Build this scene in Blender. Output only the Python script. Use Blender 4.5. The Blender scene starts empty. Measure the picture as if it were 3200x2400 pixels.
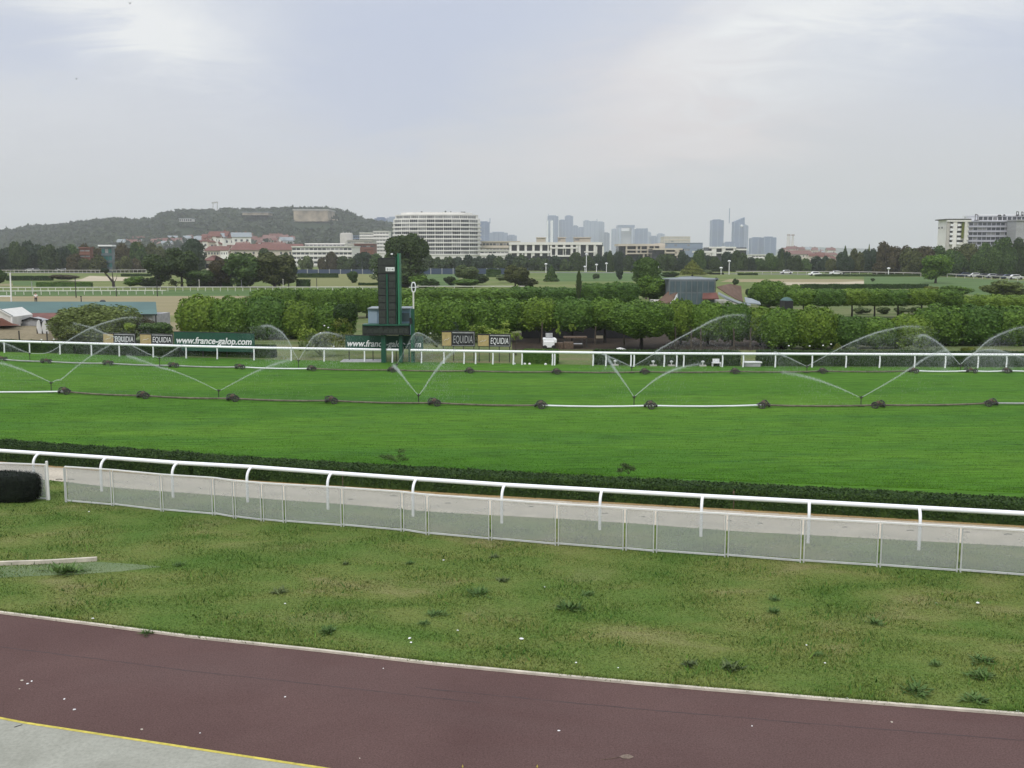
import bpy, math, random
import numpy as np
from mathutils import Vector
R = random.Random(7)
F, H, TH = 3150.0, 7.6, math.atan(410/3150)
C = bpy.context.scene.collection
sc = bpy.context.scene
ct, st_ = math.cos(TH), math.sin(TH)

def ray(px, py):
    x = (px-1600)/F; v = (1200-py)/F
    return (x, ct+v*st_, -st_+v*ct)
def G(px, py, z=0.0):                       # point of the plane z seen at a pixel of the photograph
    d = ray(px, py); t = (z-H)/d[2]
    return Vector((d[0]*t, d[1]*t, z))
def P(px, py, Y):                           # point at distance Y seen at a pixel
    d = ray(px, py); t = Y/d[1]
    return Vector((d[0]*t, Y, H+d[2]*t))
def GY(py): return G(1600, py).y
def lerp(a, b, t): return a+(b-a)*t
def interp(pts, x):
    if x <= pts[0][0]: a, b = pts[0], pts[1]
    elif x >= pts[-1][0]: a, b = pts[-2], pts[-1]
    else:
        for a, b in zip(pts, pts[1:]):
            if a[0] <= x <= b[0]: break
    return a[1]+(b[1]-a[1])*(x-a[0])/(b[0]-a[0])
_o = 'first second third fourth fifth sixth seventh eighth ninth tenth eleventh twelfth thirteenth fourteenth fifteenth sixteenth seventeenth eighteenth nineteenth twentieth'.split()
def ORD(i):                                 # 0 -> first
    if i < 20: return _o[i]
    n = i+1; s = 'th' if 10 < n % 100 < 14 else {1:'st', 2:'nd', 3:'rd'}.get(n % 10, 'th')
    return f'{n}{s}'

# ------------------------------------------------------------------ materials
def nd(nt, t, **k):
    n = nt.nodes.new(t)
    for a, b in k.items():
        if a in n.inputs.keys() if isinstance(a, str) else False: n.inputs[a].default_value = b
        else: setattr(n, a, b)
    return n
def newmat(name):
    m = bpy.data.materials.new(name); m.use_nodes = True
    return m, m.node_tree, m.node_tree.nodes['Principled BSDF']
def rgba(c): return (c[0], c[1], c[2], 1)
def ramp(nt, fac, stops):
    r = nt.nodes.new('ShaderNodeValToRGB'); e = r.color_ramp.elements
    e[0].position, e[0].color = stops[0][0], rgba(stops[0][1])
    e[1].position, e[1].color = stops[-1][0], rgba(stops[-1][1])
    for p, c in stops[1:-1]:
        x = e.new(p); x.color = rgba(c)
    nt.links.new(fac, r.inputs[0]); return r.outputs[0]
def mixc(nt, fac, a, b, mode='MIX'):
    m = nt.nodes.new('ShaderNodeMix'); m.data_type = 'RGBA'; m.blend_type = mode
    for s, v in ((m.inputs[0], fac), (m.inputs[6], a), (m.inputs[7], b)):
        if isinstance(v, (int, float)): s.default_value = v
        elif isinstance(v, (tuple, list)): s.default_value = rgba(v)
        else: nt.links.new(v, s)
    return m.outputs[2]
def math_(nt, op, a, b=None, c=None, clamp=False):
    m = nt.nodes.new('ShaderNodeMath'); m.operation = op; m.use_clamp = clamp
    for i, v in enumerate((a, b, c)):
        if v is None: continue
        if isinstance(v, (int, float)): m.inputs[i].default_value = v
        else: nt.links.new(v, m.inputs[i])
    return m.outputs[0]
def noise(nt, vec, scale, detail=4, rough=.55, sc3=None, dist=0):
    if sc3:
        mp = nt.nodes.new('ShaderNodeMapping'); mp.inputs['Scale'].default_value = sc3
        nt.links.new(vec, mp.inputs[0]); vec = mp.outputs[0]
    n = nt.nodes.new('ShaderNodeTexNoise'); n.inputs['Scale'].default_value = scale
    n.inputs['Detail'].default_value = detail; n.inputs['Roughness'].default_value = rough
    n.inputs['Distortion'].default_value = dist
    nt.links.new(vec, n.inputs['Vector']); return n.outputs['Fac']
def pos(nt): return nt.nodes.new('ShaderNodeNewGeometry').outputs['Position']
def objco(nt): return nt.nodes.new('ShaderNodeTexCoord').outputs['Object']

def mat(name, col, rough=.6, var=.18, scale=3.0, bump=0.0, metal=0.0, spec=.4, bscale=40):
    m, nt, b = newmat(name)
    v = objco(nt); f = noise(nt, v, scale, 5)
    lo = tuple(c*(1-var) for c in col); hi = tuple(min(1, c*(1+var)) for c in col)
    nt.links.new(ramp(nt, f, [(.3, lo), (.7, hi)]), b.inputs['Base Color'])
    b.inputs['Roughness'].default_value = rough; b.inputs['Metallic'].default_value = metal
    b.inputs['Specular IOR Level'].default_value = spec
    if bump:
        bn = nt.nodes.new('ShaderNodeBump'); bn.inputs['Strength'].default_value = bump
        nt.links.new(noise(nt, v, bscale, 3), bn.inputs['Height']); nt.links.new(bn.outputs[0], b.inputs['Normal'])
    return m
def foliage_mat(name, dark, mid, light, scale=1.2, sp=.25):
    m, nt, b = newmat(name)
    g = nt.nodes.new('ShaderNodeNewGeometry')
    n1 = noise(nt, g.outputs['Position'], scale, 3)
    f = math_(nt, 'ADD', math_(nt, 'MULTIPLY', g.outputs['Random Per Island'], .55), math_(nt, 'MULTIPLY', n1, .62))
    oi = nt.nodes.new('ShaderNodeObjectInfo')
    f = math_(nt, 'ADD', f, math_(nt, 'MULTIPLY', math_(nt, 'SUBTRACT', oi.outputs['Random'], .5), .16))
    c = ramp(nt, f, [(.15, dark), (.5, mid), (.95, light)])
    nt.links.new(c, b.inputs['Base Color']); b.inputs['Roughness'].default_value = .65
    b.inputs['Specular IOR Level'].default_value = sp
    tr = nt.nodes.new('ShaderNodeBsdfTranslucent'); nt.links.new(c, tr.inputs[0])
    mx = nt.nodes.new('ShaderNodeMixShader'); mx.inputs[0].default_value = .22
    nt.links.new(b.outputs[0], mx.inputs[1]); nt.links.new(tr.outputs[0], mx.inputs[2])
    nt.links.new(mx.outputs[0], nt.nodes['Material Output'].inputs[0])
    return m
def ground_mat(name, stops, scale, sc3=(1, 1, 1), fine=None, fsc3=(1, 1, 1), finescale=9, fineamt=.5, bump=.3, bscale=60, rough=.9, island=False, patch=None):
    m, nt, b = newmat(name)
    p = pos(nt)
    c = ramp(nt, noise(nt, p, scale, 6, .6, sc3, .4), stops)
    if patch:                                # (colour, scale, threshold, soft, sc3)
        f = ramp(nt, noise(nt, p, patch[1], 7, .62, patch[4], .8), [(patch[2], (0,0,0)), (patch[2]+patch[3], (1,1,1))])
        c = mixc(nt, f, c, patch[0])
    f2 = noise(nt, p, finescale, 5, .7, fsc3)
    g = ramp(nt, f2, [(.25, (1-fineamt,)*3), (.5, (1, 1, 1)), (.78, (1+fineamt*.8,)*3)])
    c = mixc(nt, 1.0, c, g, 'MULTIPLY')
    if island:
        ri = nt.nodes.new('ShaderNodeNewGeometry').outputs['Random Per Island']
        c = mixc(nt, 1.0, c, ramp(nt, ri, [(0, (.6, .66, .6)), (.7, (1.1, 1.1, 1.05)), (1, (1.7, 1.55, 1.3))]), 'MULTIPLY')
    nt.links.new(c, b.inputs['Base Color']); b.inputs['Roughness'].default_value = rough
    b.inputs['Specular IOR Level'].default_value = .08
    if bump:
        bn = nt.nodes.new('ShaderNodeBump'); bn.inputs['Strength'].default_value = bump; bn.inputs['Distance'].default_value = .05
        nt.links.new(noise(nt, p, bscale, 3), bn.inputs['Height']); nt.links.new(bn.outputs[0], b.inputs['Normal'])
    return m

M = {}
M['white'] = mat('white_paint', (.80,.80,.79), .35, .04, 1.5)
M['rail'] = mat('white_rail_plastic', (.90,.90,.91), .28, .03, .8)
M['offwhite'] = mat('off_white_paint', (.66,.64,.58), .5, .08, 2)
M['capwhite'] = mat('fence_cap_paint', (.74,.73,.69), .5, .06, 2)
M['fence'] = mat('grey_white_fence_frame', (.50,.51,.49), .6, .12, 3)
M['concwhite'] = mat('white_render', (.74,.72,.67), .8, .08, .15)
M['concrete'] = mat('pale_concrete', (.45,.43,.39), .85, .12, .2)
M['beige'] = mat('beige_render', (.55,.49,.40), .85, .1, .2)
M['glass'] = mat('dark_window_glass', (.055,.06,.07), .15, .5, .35, spec=.6)
M['glasslight'] = mat('curtained_window_glass', (.22,.22,.22), .3, .45, .3, spec=.5)
M['blueglass'] = mat('blue_grey_glass', (.085,.12,.135), .15, .3, .5, spec=.6)
M['metal'] = mat('dark_metal', (.045,.042,.038), .55, .4, 12, metal=.3)
M['rust'] = mat('rusty_brown_metal', (.11,.075,.05), .75, .5, 10)
M['rubber'] = mat('worn_grey_rubber', (.06,.057,.052), .85, .4, 20, bump=.3)
M['tyre'] = mat('tyre_rubber', (.02,.02,.02), .8, .2, 10)
M['alu'] = mat('aluminium_pipe', (.72,.73,.74), .35, .08, 2, metal=.1)
M['pipebrown'] = mat('earthy_pipe', (.13,.11,.08), .7, .4, 4)
M['pipegrey'] = mat('grey_pipe', (.34,.34,.34), .6, .25, 3)
M['board'] = mat('score_panel_slats', (.035,.040,.035), .45, .3, 6)
M['green'] = mat('dark_green_paint', (.012,.075,.045), .45, .15, 2)
M['green2'] = mat('bright_green_paint', (.03,.17,.09), .4, .1, 2)
M['bannergreen'] = mat('green_banner', (.012,.07,.042), .6, .2, 1.2)
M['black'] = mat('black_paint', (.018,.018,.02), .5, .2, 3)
M['gold'] = mat('gold_board', (.42,.32,.14), .6, .18, 5)
M['tarmac'] = ground_mat('red_brown_tarmac', [(.3, (.106,.063,.057)), (.7, (.136,.084,.075))], .35, (1, 1, 1), finescale=38, fineamt=.5, bump=.5, bscale=120, patch=((.128,.084,.076), .12, .48, .2, (.4, 1.6, 1)))
M['concslab'] = ground_mat('grey_concrete_slab', [(.3, (.26,.26,.215)), (.7, (.35,.35,.295))], .8, (1, 1, 1), finescale=14, fineamt=.22, bump=.1)
M['sand'] = ground_mat('sand_track', [(.3, (.46,.41,.32)), (.7, (.58,.52,.42))], .7, (1, 1, 1), finescale=12, fineamt=.3, bump=.5, bscale=30, patch=((.13,.11,.07), 1.6, .69, .03, (.5, 2.2, 1)))
M['soil'] = ground_mat('dry_soil', [(.3, (.33,.22,.10)), (.7, (.46,.33,.16))], 2, finescale=20)
LAWN = [(.28, (.084,.152,.030)), (.42, (.118,.172,.040)), (.56, (.155,.186,.052)), (.74, (.235,.218,.10))]
lawn_patch = ((.072,.150,.026), .16, .48, .25, (.8, 1.3, 1))
M['lawn'] = ground_mat('worn_lawn', LAWN, .5, (.7, 1.2, 1), finescale=16, fineamt=.5, bump=.6, bscale=50, patch=lawn_patch)
M['lawnblade'] = ground_mat('lawn_grass_blades', LAWN, .5, (.7, 1.2, 1), finescale=16, fineamt=.35, bump=0, island=True, patch=lawn_patch)
M['turf'] = ground_mat('mown_turf', [(.3, (.046,.126,.011)), (.5, (.064,.156,.014)), (.7, (.090,.188,.020))], .10, (.35, 1.6, 1), finescale=3.2, fsc3=(.18, 1.6, 1), fineamt=.75, bump=.6, bscale=22, patch=((.042,.120,.022), .5, .48, .3, (.15, 1.2, 1)))
M['cloverblade'] = ground_mat('clover_blades', [(.35, (.045,.115,.024)), (.65, (.09,.17,.035))], .8, finescale=14, fineamt=.3, bump=0, island=True)
M['turfblade'] = ground_mat('turf_grass_blades', [(.3, (.058,.160,.013)), (.5, (.080,.192,.016)), (.7, (.110,.225,.024))], .10, (.35, 1.6, 1), finescale=3.2, fsc3=(.2, 1.5, 1), fineamt=.35, bump=0, island=True)
M['turfedge'] = ground_mat('worn_turf_edge', [(.3, (.075,.12,.035)), (.7, (.15,.17,.06))], .8, (.3, 1, 1), finescale=14, fineamt=.4)
M['field'] = ground_mat('infield_grass', [(.25, (.075,.125,.03)), (.5, (.13,.165,.05)), (.75, (.21,.20,.09))], .02, (.6, 2, 1), finescale=.35, fsc3=(.5, 2, 1), fineamt=.25, bump=0)
M['fieldgreen'] = ground_mat('green_infield_grass', [(.3, (.065,.115,.038)), (.7, (.105,.16,.055))], .05, (.4, 1.5, 1), finescale=.8, fineamt=.2, bump=0)
M['arena'] = ground_mat('dry_riding_ground', [(.3, (.22,.195,.105)), (.7, (.30,.255,.15))], .03, (.3, 2.5, 1), finescale=.5, fsc3=(.2, 2, 1), fineamt=.16, bump=0)
M['olive'] = ground_mat('olive_grass', [(.3, (.15,.165,.06)), (.7, (.21,.21,.09))], .06, (.3, 2.5, 1), finescale=.7, fineamt=.15, bump=0)
M['palesand'] = ground_mat('pale_sand_strip', [(.3, (.38,.33,.23)), (.7, (.48,.42,.31))], .1, finescale=1, fineamt=.15, bump=0)
M['garden'] = ground_mat('garden_ground', [(.3, (.07,.10,.03)), (.5, (.12,.15,.055)), (.7, (.17,.15,.08))], .25, (.5, 1.2, 1), finescale=3, fineamt=.4, bump=.2)
M['asphalt'] = ground_mat('grey_road', [(.3, (.14,.14,.145)), (.7, (.19,.19,.19))], .3, finescale=3, fineamt=.15, bump=0)
M['mat'] = ground_mat('pale_green_worn_surface', [(.3, (.12,.17,.08)), (.7, (.17,.21,.11))], .8, finescale=12, fineamt=.2)
M['shadeground'] = ground_mat('shade_darkened_brown_ground', [(.3, (.030,.024,.018)), (.7, (.06,.045,.033))], .5, finescale=4, fineamt=.3)  # brown ground, its colour darkened to stand for shade under the trees
M['seam'] = mat('path_seam_tar', (.060,.040,.038), .8, .3, 4)
M['yellow'] = mat('yellow_edge_paint', (.50,.42,.07), .7, .3, 9)
M['kerb'] = mat('cream_kerb', (.52,.47,.38), .8, .25, 3)
M['roofteal'] = mat('teal_sheet_roof', (.068,.130,.118), .7, .12, .3)
M['roofred'] = mat('red_tile_roof', (.15,.062,.048), .8, .25, .8)
M['roofbrown'] = mat('brown_shingle_roof', (.135,.085,.06), .8, .2, 1.5, bump=.2)
M['roofgrey'] = mat('grey_metal_roof', (.24,.27,.28), .45, .12, .6)
M['brick'] = mat('red_brick_wall', (.19,.085,.06), .85, .2, .8)
M['stone'] = mat('pale_fort_stone', (.36,.30,.22), .9, .5, .06)
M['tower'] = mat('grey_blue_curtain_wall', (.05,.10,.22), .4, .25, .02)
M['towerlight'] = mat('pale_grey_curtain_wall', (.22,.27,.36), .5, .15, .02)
M['bark'] = mat('brown_bark', (.07,.055,.04), .9, .4, 6, bump=.4)
M['barkdark'] = mat('dark_bark', (.03,.025,.022), .9, .4, 4)
M['soilmound'] = ground_mat('beige_earth_bank', [(.3, (.20,.17,.11)), (.7, (.27,.23,.15))], .3, finescale=3, fineamt=.25)
M['flower'] = mat('white_petals', (.8,.8,.78), .6, .05, 5)
M['pinkroof'] = mat('pink_brick', (.20,.11,.09), .85, .2, .5)
# foliage
M['fclip'] = foliage_mat('clipped_tree_leaves', (.026,.060,.008), (.082,.160,.018), (.175,.285,.040))
M['fclip2'] = foliage_mat('clipped_tree_leaves_yellowish', (.036,.072,.008), (.108,.184,.018), (.22,.315,.040))
M['fhedge'] = foliage_mat('dark_hedge_leaves', (.008,.022,.004), (.024,.056,.009), (.060,.110,.018), 2)
M['fhedgemid'] = foliage_mat('mid_hedge_leaves', (.022,.058,.009), (.065,.138,.020), (.125,.220,.036), .6)
M['fblack'] = foliage_mat('black_green_hedge_leaves', (.002,.004,.003), (.005,.009,.005), (.016,.026,.012), 2)
M['fdark'] = foliage_mat('dark_tree_leaves', (.018,.034,.011), (.044,.072,.022), (.088,.128,.038), .25)
M['fgreen'] = foliage_mat('green_tree_leaves', (.016,.040,.008), (.050,.096,.020), (.105,.170,.040), .4)
M['folive'] = foliage_mat('olive_tree_leaves', (.026,.034,.011), (.072,.085,.025), (.13,.145,.045), .3)
M['fbrown'] = foliage_mat('brownish_tree_leaves', (.030,.026,.012), (.068,.058,.026), (.12,.10,.045), .3)
M['fyellow'] = foliage_mat('yellow_green_leaves', (.04,.06,.008), (.12,.15,.02), (.22,.24,.04), .5)
M['flime'] = foliage_mat('bright_lime_leaves', (.05,.10,.01), (.17,.26,.03), (.36,.42,.09), 2)
M['fpale'] = foliage_mat('pale_green_leaves', (.04,.065,.02), (.10,.14,.05), (.18,.22,.08), .6)
M['fblue'] = foliage_mat('bluish_dark_leaves', (.015,.028,.016), (.032,.055,.030), (.062,.094,.05), .3)

def spray_mat(name, tr, col=(.85,.87,.88)):
    m, nt, b = newmat(name)
    b.inputs['Base Color'].default_value = rgba(col); b.inputs['Roughness'].default_value = .5
    t = nt.nodes.new('ShaderNodeBsdfTransparent'); tl = nt.nodes.new('ShaderNodeBsdfTranslucent'); tl.inputs[0].default_value = rgba(col)
    a = nt.nodes.new('ShaderNodeMixShader'); a.inputs[0].default_value = .5
    nt.links.new(b.outputs[0], a.inputs[1]); nt.links.new(tl.outputs[0], a.inputs[2])
    x = nt.nodes.new('ShaderNodeMixShader'); x.inputs[0].default_value = tr
    nt.links.new(a.outputs[0], x.inputs[1]); nt.links.new(t.outputs[0], x.inputs[2])
    nt.links.new(x.outputs[0], nt.nodes['Material Output'].inputs[0]); return m
M['jet'] = spray_mat('water_jet', .50)
M['jetthin'] = spray_mat('thin_water_jet', .68)
M['spray'] = spray_mat('water_droplets', .66, (.72,.75,.76))
for k_, d_ in (('jet', .33), ('jetthin', .27)):
    nt_ = M[k_].node_tree; at_ = nt_.nodes.new('ShaderNodeAttribute'); at_.attribute_name = 'dens'
    mx_ = [n for n in nt_.nodes if n.type == 'MIX_SHADER'][1]
    nt_.links.new(math_(nt_, 'SUBTRACT', 1.0, math_(nt_, 'ADD', .03, math_(nt_, 'MULTIPLY', at_.outputs['Fac'], d_))), mx_.inputs[0])
M['screen'] = spray_mat('milky_clear_panel', .60, (.54,.55,.53))
nt_ = M['screen'].node_tree; pn_ = noise(nt_, pos(nt_), 1.6, 5, .65, (1,1,3)); mx_ = [n for n in nt_.nodes if n.type == 'MIX_SHADER'][1]
nt_.links.new(math_(nt_, 'ADD', .56, math_(nt_, 'MULTIPLY', pn_, .16)), mx_.inputs[0])

# ------------------------------------------------------------------ objects
def tag(o, label=None, cat=None, group=None, kind=None):
    if label: o['label'] = label
    if cat: o['category'] = cat
    if group: o['group'] = group
    if kind: o['kind'] = kind
    return o
def thing(name, label, cat, loc=(0,0,0), rz=0, group=None):
    o = bpy.data.objects.new(name, None); C.objects.link(o)
    o.location = loc; o.rotation_euler = (0,0,rz); o.empty_display_size = .2
    return tag(o, label, cat, group)
def link(name, me, parent=None, loc=None, scale=None, rot=None):
    o = bpy.data.objects.new(name, me); C.objects.link(o)
    if parent: o.parent = parent
    if loc is not None: o.location = loc
    if scale is not None: o.scale = scale
    if rot is not None: o.rotation_euler = rot
    return o
def dup(root, loc=None, rz=None, scale=None, label=None, group=None):
    r = root.copy(); C.objects.link(r)
    if loc is not None: r.location = loc
    if rz is not None: r.rotation_euler = (0,0,rz)
    if scale is not None: r.scale = scale
    if label: r['label'] = label
    if group: r['group'] = group
    for ch in list(root.children):
        c = ch.copy(); C.objects.link(c); c.parent = r
        for g in ch.children:
            d = g.copy(); C.objects.link(d); d.parent = c
    return r

class MB:
    def __init__(s): s.v = []; s.f = []; s.sm = []
    def add(s, vs, fs, smooth=False):
        n = len(s.v); s.v += [tuple(v) for v in vs]; s.f += [tuple(i+n for i in f) for f in fs]; s.sm += [smooth]*len(fs); return s
    def box(s, x0, x1, y0, y1, z0, z1):
        return s.add([(x0,y0,z0),(x1,y0,z0),(x1,y1,z0),(x0,y1,z0),(x0,y0,z1),(x1,y0,z1),(x1,y1,z1),(x0,y1,z1)],
                     [(0,3,2,1),(4,5,6,7),(0,1,5,4),(1,2,6,5),(2,3,7,6),(3,0,4,7)])
    def bar(s, a, b, w, h=None):             # square bar between two points
        a, b = Vector(a), Vector(b); d = (b-a).normalized(); h = h or w
        up = Vector((0,0,1)) if abs(d.z) < .95 else Vector((0,1,0))
        u = d.cross(up).normalized()*w/2; n = d.cross(u).normalized()*h/2
        vs = [p+q for p in (a, b) for q in (u+n, u-n, -u-n, -u+n)]
        return s.add(vs, [(0,1,2,3),(7,6,5,4),(0,4,5,1),(1,5,6,2),(2,6,7,3),(3,7,4,0)])
    def tube(s, pts, r, n=10, caps=True):
        pts = [Vector(p) for p in pts]; rs = r if isinstance(r, (list, tuple)) else [r]*len(pts)
        vs = []; u = None
        for i, p in enumerate(pts):
            d = (pts[min(i+1, len(pts)-1)]-pts[max(i-1, 0)]).normalized()
            if u is None: u = d.cross(Vector((0,0,1)) if abs(d.z) < .9 else Vector((1,0,0))).normalized()
            u = (u-d*u.dot(d)).normalized(); w = d.cross(u)
            for k in range(n):
                a = 2*math.pi*k/n; vs.append(p+(u*math.cos(a)+w*math.sin(a))*rs[i])
        fs = [(i*n+k, i*n+(k+1) % n, (i+1)*n+(k+1) % n, (i+1)*n+k) for i in range(len(pts)-1) for k in range(n)]
        s.add(vs, fs, True)
        if caps: s.add(vs[:n], [tuple(range(n))[::-1]]); s.add(vs[-n:], [tuple(range(n))])
        return s
    def prism(s, poly, z0, z1):
        n = len(poly); vs = [(p[0], p[1], z0) for p in poly]+[(p[0], p[1], z1) for p in poly]
        return s.add(vs, [tuple(range(n))[::-1], tuple(range(n, 2*n))]+[(i, (i+1) % n, n+(i+1) % n, n+i) for i in range(n)])
    def face(s, pts): return s.add(pts, [tuple(range(len(pts)))])
    def slab(s, pts, d):                      # planar polygon given a thickness vector
        n = len(pts); d = Vector(d); vs = [Vector(p) for p in pts]+[Vector(p)+d for p in pts]
        return s.add(vs, [tuple(range(n)), tuple(range(n, 2*n))[::-1]]+[(i, n+i, n+(i+1) % n, (i+1) % n) for i in range(n)])
    def lathe(s, prof, n=16, c=(0,0,0), smooth=True):
        vs = [(c[0]+r*math.cos(2*math.pi*k/n), c[1]+r*math.sin(2*math.pi*k/n), c[2]+z) for r, z in prof for k in range(n)]
        return s.add(vs, [(i*n+k, i*n+(k+1) % n, (i+1)*n+(k+1) % n, (i+1)*n+k) for i in range(len(prof)-1) for k in range(n)], smooth)
    def mesh(s, name, m):
        me = bpy.data.meshes.new(name); me.from_pydata(s.v, [], s.f)
        me.polygons.foreach_set('use_smooth', s.sm); me.materials.append(m if not isinstance(m, str) else M[m]); me.update(); return me
    def build(s, name, m, parent=None, loc=None, bevel=0, recalc=False):
        me = s.mesh(name, m)
        o = link(name, me, parent, loc)
        if bevel:
            b = o.modifiers.new('bevel', 'BEVEL'); b.width = bevel; b.segments = 2; b.limit_method = 'ANGLE'
        return o
def npmesh(name, V, Q, m, smooth=False):      # numpy verts (n,3), quads (k,4)
    me = bpy.data.meshes.new(name)
    me.vertices.add(len(V)); me.vertices.foreach_set('co', np.asarray(V, np.float32).ravel())
    k = Q.shape[1]
    me.loops.add(Q.size); me.loops.foreach_set('vertex_index', np.asarray(Q, np.int32).ravel())
    me.polygons.add(len(Q)); me.polygons.foreach_set('loop_start', np.arange(0, Q.size, k, dtype=np.int32))
    me.polygons.foreach_set('use_smooth', np.full(len(Q), smooth))
    me.materials.append(M[m] if isinstance(m, str) else m); me.update(calc_edges=True); me.validate(); return me

def leaf_quads(c, nrm, size, rng, elong=1.5):
    n = len(c); t = rng.normal(size=(n,3)); nrm = nrm/np.linalg.norm(nrm, axis=1, keepdims=True)
    u = np.cross(nrm, t); u /= np.linalg.norm(u, axis=1, keepdims=True)+1e-9
    w = np.cross(nrm, u); s = size*rng.uniform(.6, 1.35, (n,1))
    s = s if np.ndim(size) else s
    V = np.stack([c-u*s*.5*elong, c-w*s*.5, c+u*s*.5*elong, c+w*s*.5], 1).reshape(-1,3)
    return V, np.arange(n*4).reshape(-1,4)
def join_np(parts):
    V = []; Q = []; o = 0
    for v, q in parts: V.append(v); Q.append(q+o); o += len(v)
    return np.concatenate(V), np.concatenate(Q)
def sphere_np(c, r, power=None, nu=12, nv=7):
    a = np.linspace(0, 2*np.pi, nu, endpoint=False); b = np.linspace(-np.pi/2*.98, np.pi/2*.98, nv)
    A, B = np.meshgrid(a, b); d = np.stack([np.cos(B)*np.cos(A), np.cos(B)*np.sin(A), np.sin(B)], -1).reshape(-1,3)
    if power: d = d/(np.abs(d)**power).sum(1, keepdims=True)**(1/power)
    q = [(i*nu+k, i*nu+(k+1) % nu, (i+1)*nu+(k+1) % nu, (i+1)*nu+k) for i in range(nv-1) for k in range(nu)]
    return np.asarray(c)+d*r, np.array(q)
_crowns = {}
def crown(shape, cls, m, seed):
    key = (shape, cls, m, seed)
    if key in _crowns: return _crowns[key]
    base = (shape, cls, '', seed)
    if base not in _crowns:
        rng = np.random.default_rng(seed*31+len(shape)*7+{'fine':1,'mid':2,'coarse':3}[cls])
        n, size = {'fine': (9000, .058), 'mid': (3600, .09), 'coarse': (1300, .15)}[cls]
        parts = []
        if shape in ('round', 'dome', 'wide'):
            K = {'round': 16, 'dome': 20, 'wide': 22}[shape]
            cs = []; rr = []
            for k in range(K):
                d = rng.normal(size=3); d /= np.linalg.norm(d); q = rng.uniform(.35, .72)
                if shape == 'dome': d[2] = abs(d[2])*.95-.35
                cs.append(d*q); rr.append(rng.uniform(.24, .42))
            cs.append(np.zeros(3)); rr.append(.55)
            cs = np.array(cs); rr = np.array(rr)
            idx = rng.choice(len(cs), n*2, p=rr**2/(rr**2).sum()); d = rng.normal(size=(n*2,3)); d /= np.linalg.norm(d, axis=1, keepdims=True)
            p = cs[idx]+d*rr[idx][:,None]*rng.uniform(.82, 1.12, (n*2,1))
            inside = np.zeros(len(p), bool)
            for c_, r_ in zip(cs, rr): inside |= np.linalg.norm(p-c_, axis=1) < r_*.78
            p = p[~inside][:n]; d = d[~inside][:n]
            parts.append(leaf_quads(p, d+rng.normal(size=d.shape)*.7, size, rng))
            for c_, r_ in zip(cs, rr): parts.append(sphere_np(c_, r_*.8, nu=8, nv=5))
        elif shape in ('box', 'boxend'):
            pw = 4.2 if shape == 'box' else 2.7
            d = rng.normal(size=(n,3)); d /= np.linalg.norm(d, axis=1, keepdims=True)
            q = d/(np.abs(d)**pw).sum(1, keepdims=True)**(1/pw)
            ph = rng.uniform(0, 6, 6)
            bump = 1+.045*np.sin(q[:,0]*5+ph[0])*np.cos(q[:,1]*4+ph[1])+.05*np.sin(q[:,0]*9+ph[2]+q[:,2]*6)+.02*rng.normal(size=n)
            up = rng.random(n) < .025
            clp = 1+.04*np.sin(q[:,0]*7+ph[3])*np.sin(q[:,2]*6+ph[4]+q[:,1]*5); p = q*(bump*clp*rng.uniform(.92, 1.04, n))[:,None]; p[up & (p[:,2] > .7), 2] += rng.uniform(.03, .16, (up & (p[:,2] > .7)).sum())
            parts.append(leaf_quads(p, d*np.abs(d)**.6+rng.normal(size=d.shape)*.5, size, rng)); parts.append(sphere_np((0,0,0), .90, pw, 24, 13))
        elif shape in ('cone', 'column'):
            z = rng.uniform(-1, 1, n) if shape == 'column' else 1-2*np.sqrt(rng.random(n))
            a = rng.uniform(0, 2*np.pi, n)
            rad = (np.clip((1-z)/2, .02, 1)**.85) if shape == 'cone' else np.sqrt(np.clip(1-np.abs(z)**2.6, .03, 1))
            rad = rad*rng.uniform(.75, 1.06, n)*(1+.12*np.sin(z*13+a*2))
            p = np.stack([rad*np.cos(a), rad*np.sin(a), z], 1); d = np.stack([np.cos(a), np.sin(a), np.full(n, .4)], 1)
            parts.append(leaf_quads(p, d+rng.normal(size=d.shape)*.6, size, rng))
            mb = MB(); mb.lathe([(.02, .92), (.28, .3), (.55, -.3), (.75, -.85), (.05, -.95)] if shape == 'cone' else [(.05, .95), (.6, .6), (.75, 0), (.6, -.7), (.05, -.95)], 10)
            parts.append((np.array(mb.v), np.array(mb.f)))
        elif shape == 'sparse':                # airy young shrub
            n2 = n//4
            p = rng.normal(size=(n2,3))*.42; p = p[np.linalg.norm(p, axis=1) < 1.05]
            k = rng.normal(size=(7,3))*.45; j = rng.integers(0, 7, len(p)); p = p*.45+k[j]
            parts.append(leaf_quads(p, rng.normal(size=p.shape), size*1.2, rng))
            mb = MB()
            for kk in k: mb.tube([(0,0,-1), kk*.5-np.array([0,0,.3]), kk], [.03,.02,.01], 4, False)
            parts.append((np.array(mb.v), np.array(mb.f)))
        V, Q = join_np(parts); _crowns[base] = npmesh('crown', V, Q, 'fgreen')
    me = _crowns[base].copy(); me.materials[0] = M[m]; _crowns[key] = me
    return me
_trunk = {}
def trunk_mesh(kind, m):
    if (kind, m) in _trunk: return _trunk[(kind, m)]
    b = MB(); r = random.Random(kind)
    b.tube([(0,0,0), (.01,.0,.3), (-.02,.01,.65), (.01,0,1.05)], [.085,.062,.055,.04], 8)
    for k in range(4):
        a = k*1.6+r.uniform(0, .6); z = r.uniform(.55, .9)
        b.tube([(0,0,z), (.18*math.cos(a), .18*math.sin(a), z+.22), (.34*math.cos(a), .34*math.sin(a), z+.38)], [.035,.024,.012], 5)
    _trunk[(kind, m)] = b.mesh('trunk', m); return _trunk[(kind, m)]
_tn = [0]
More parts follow.
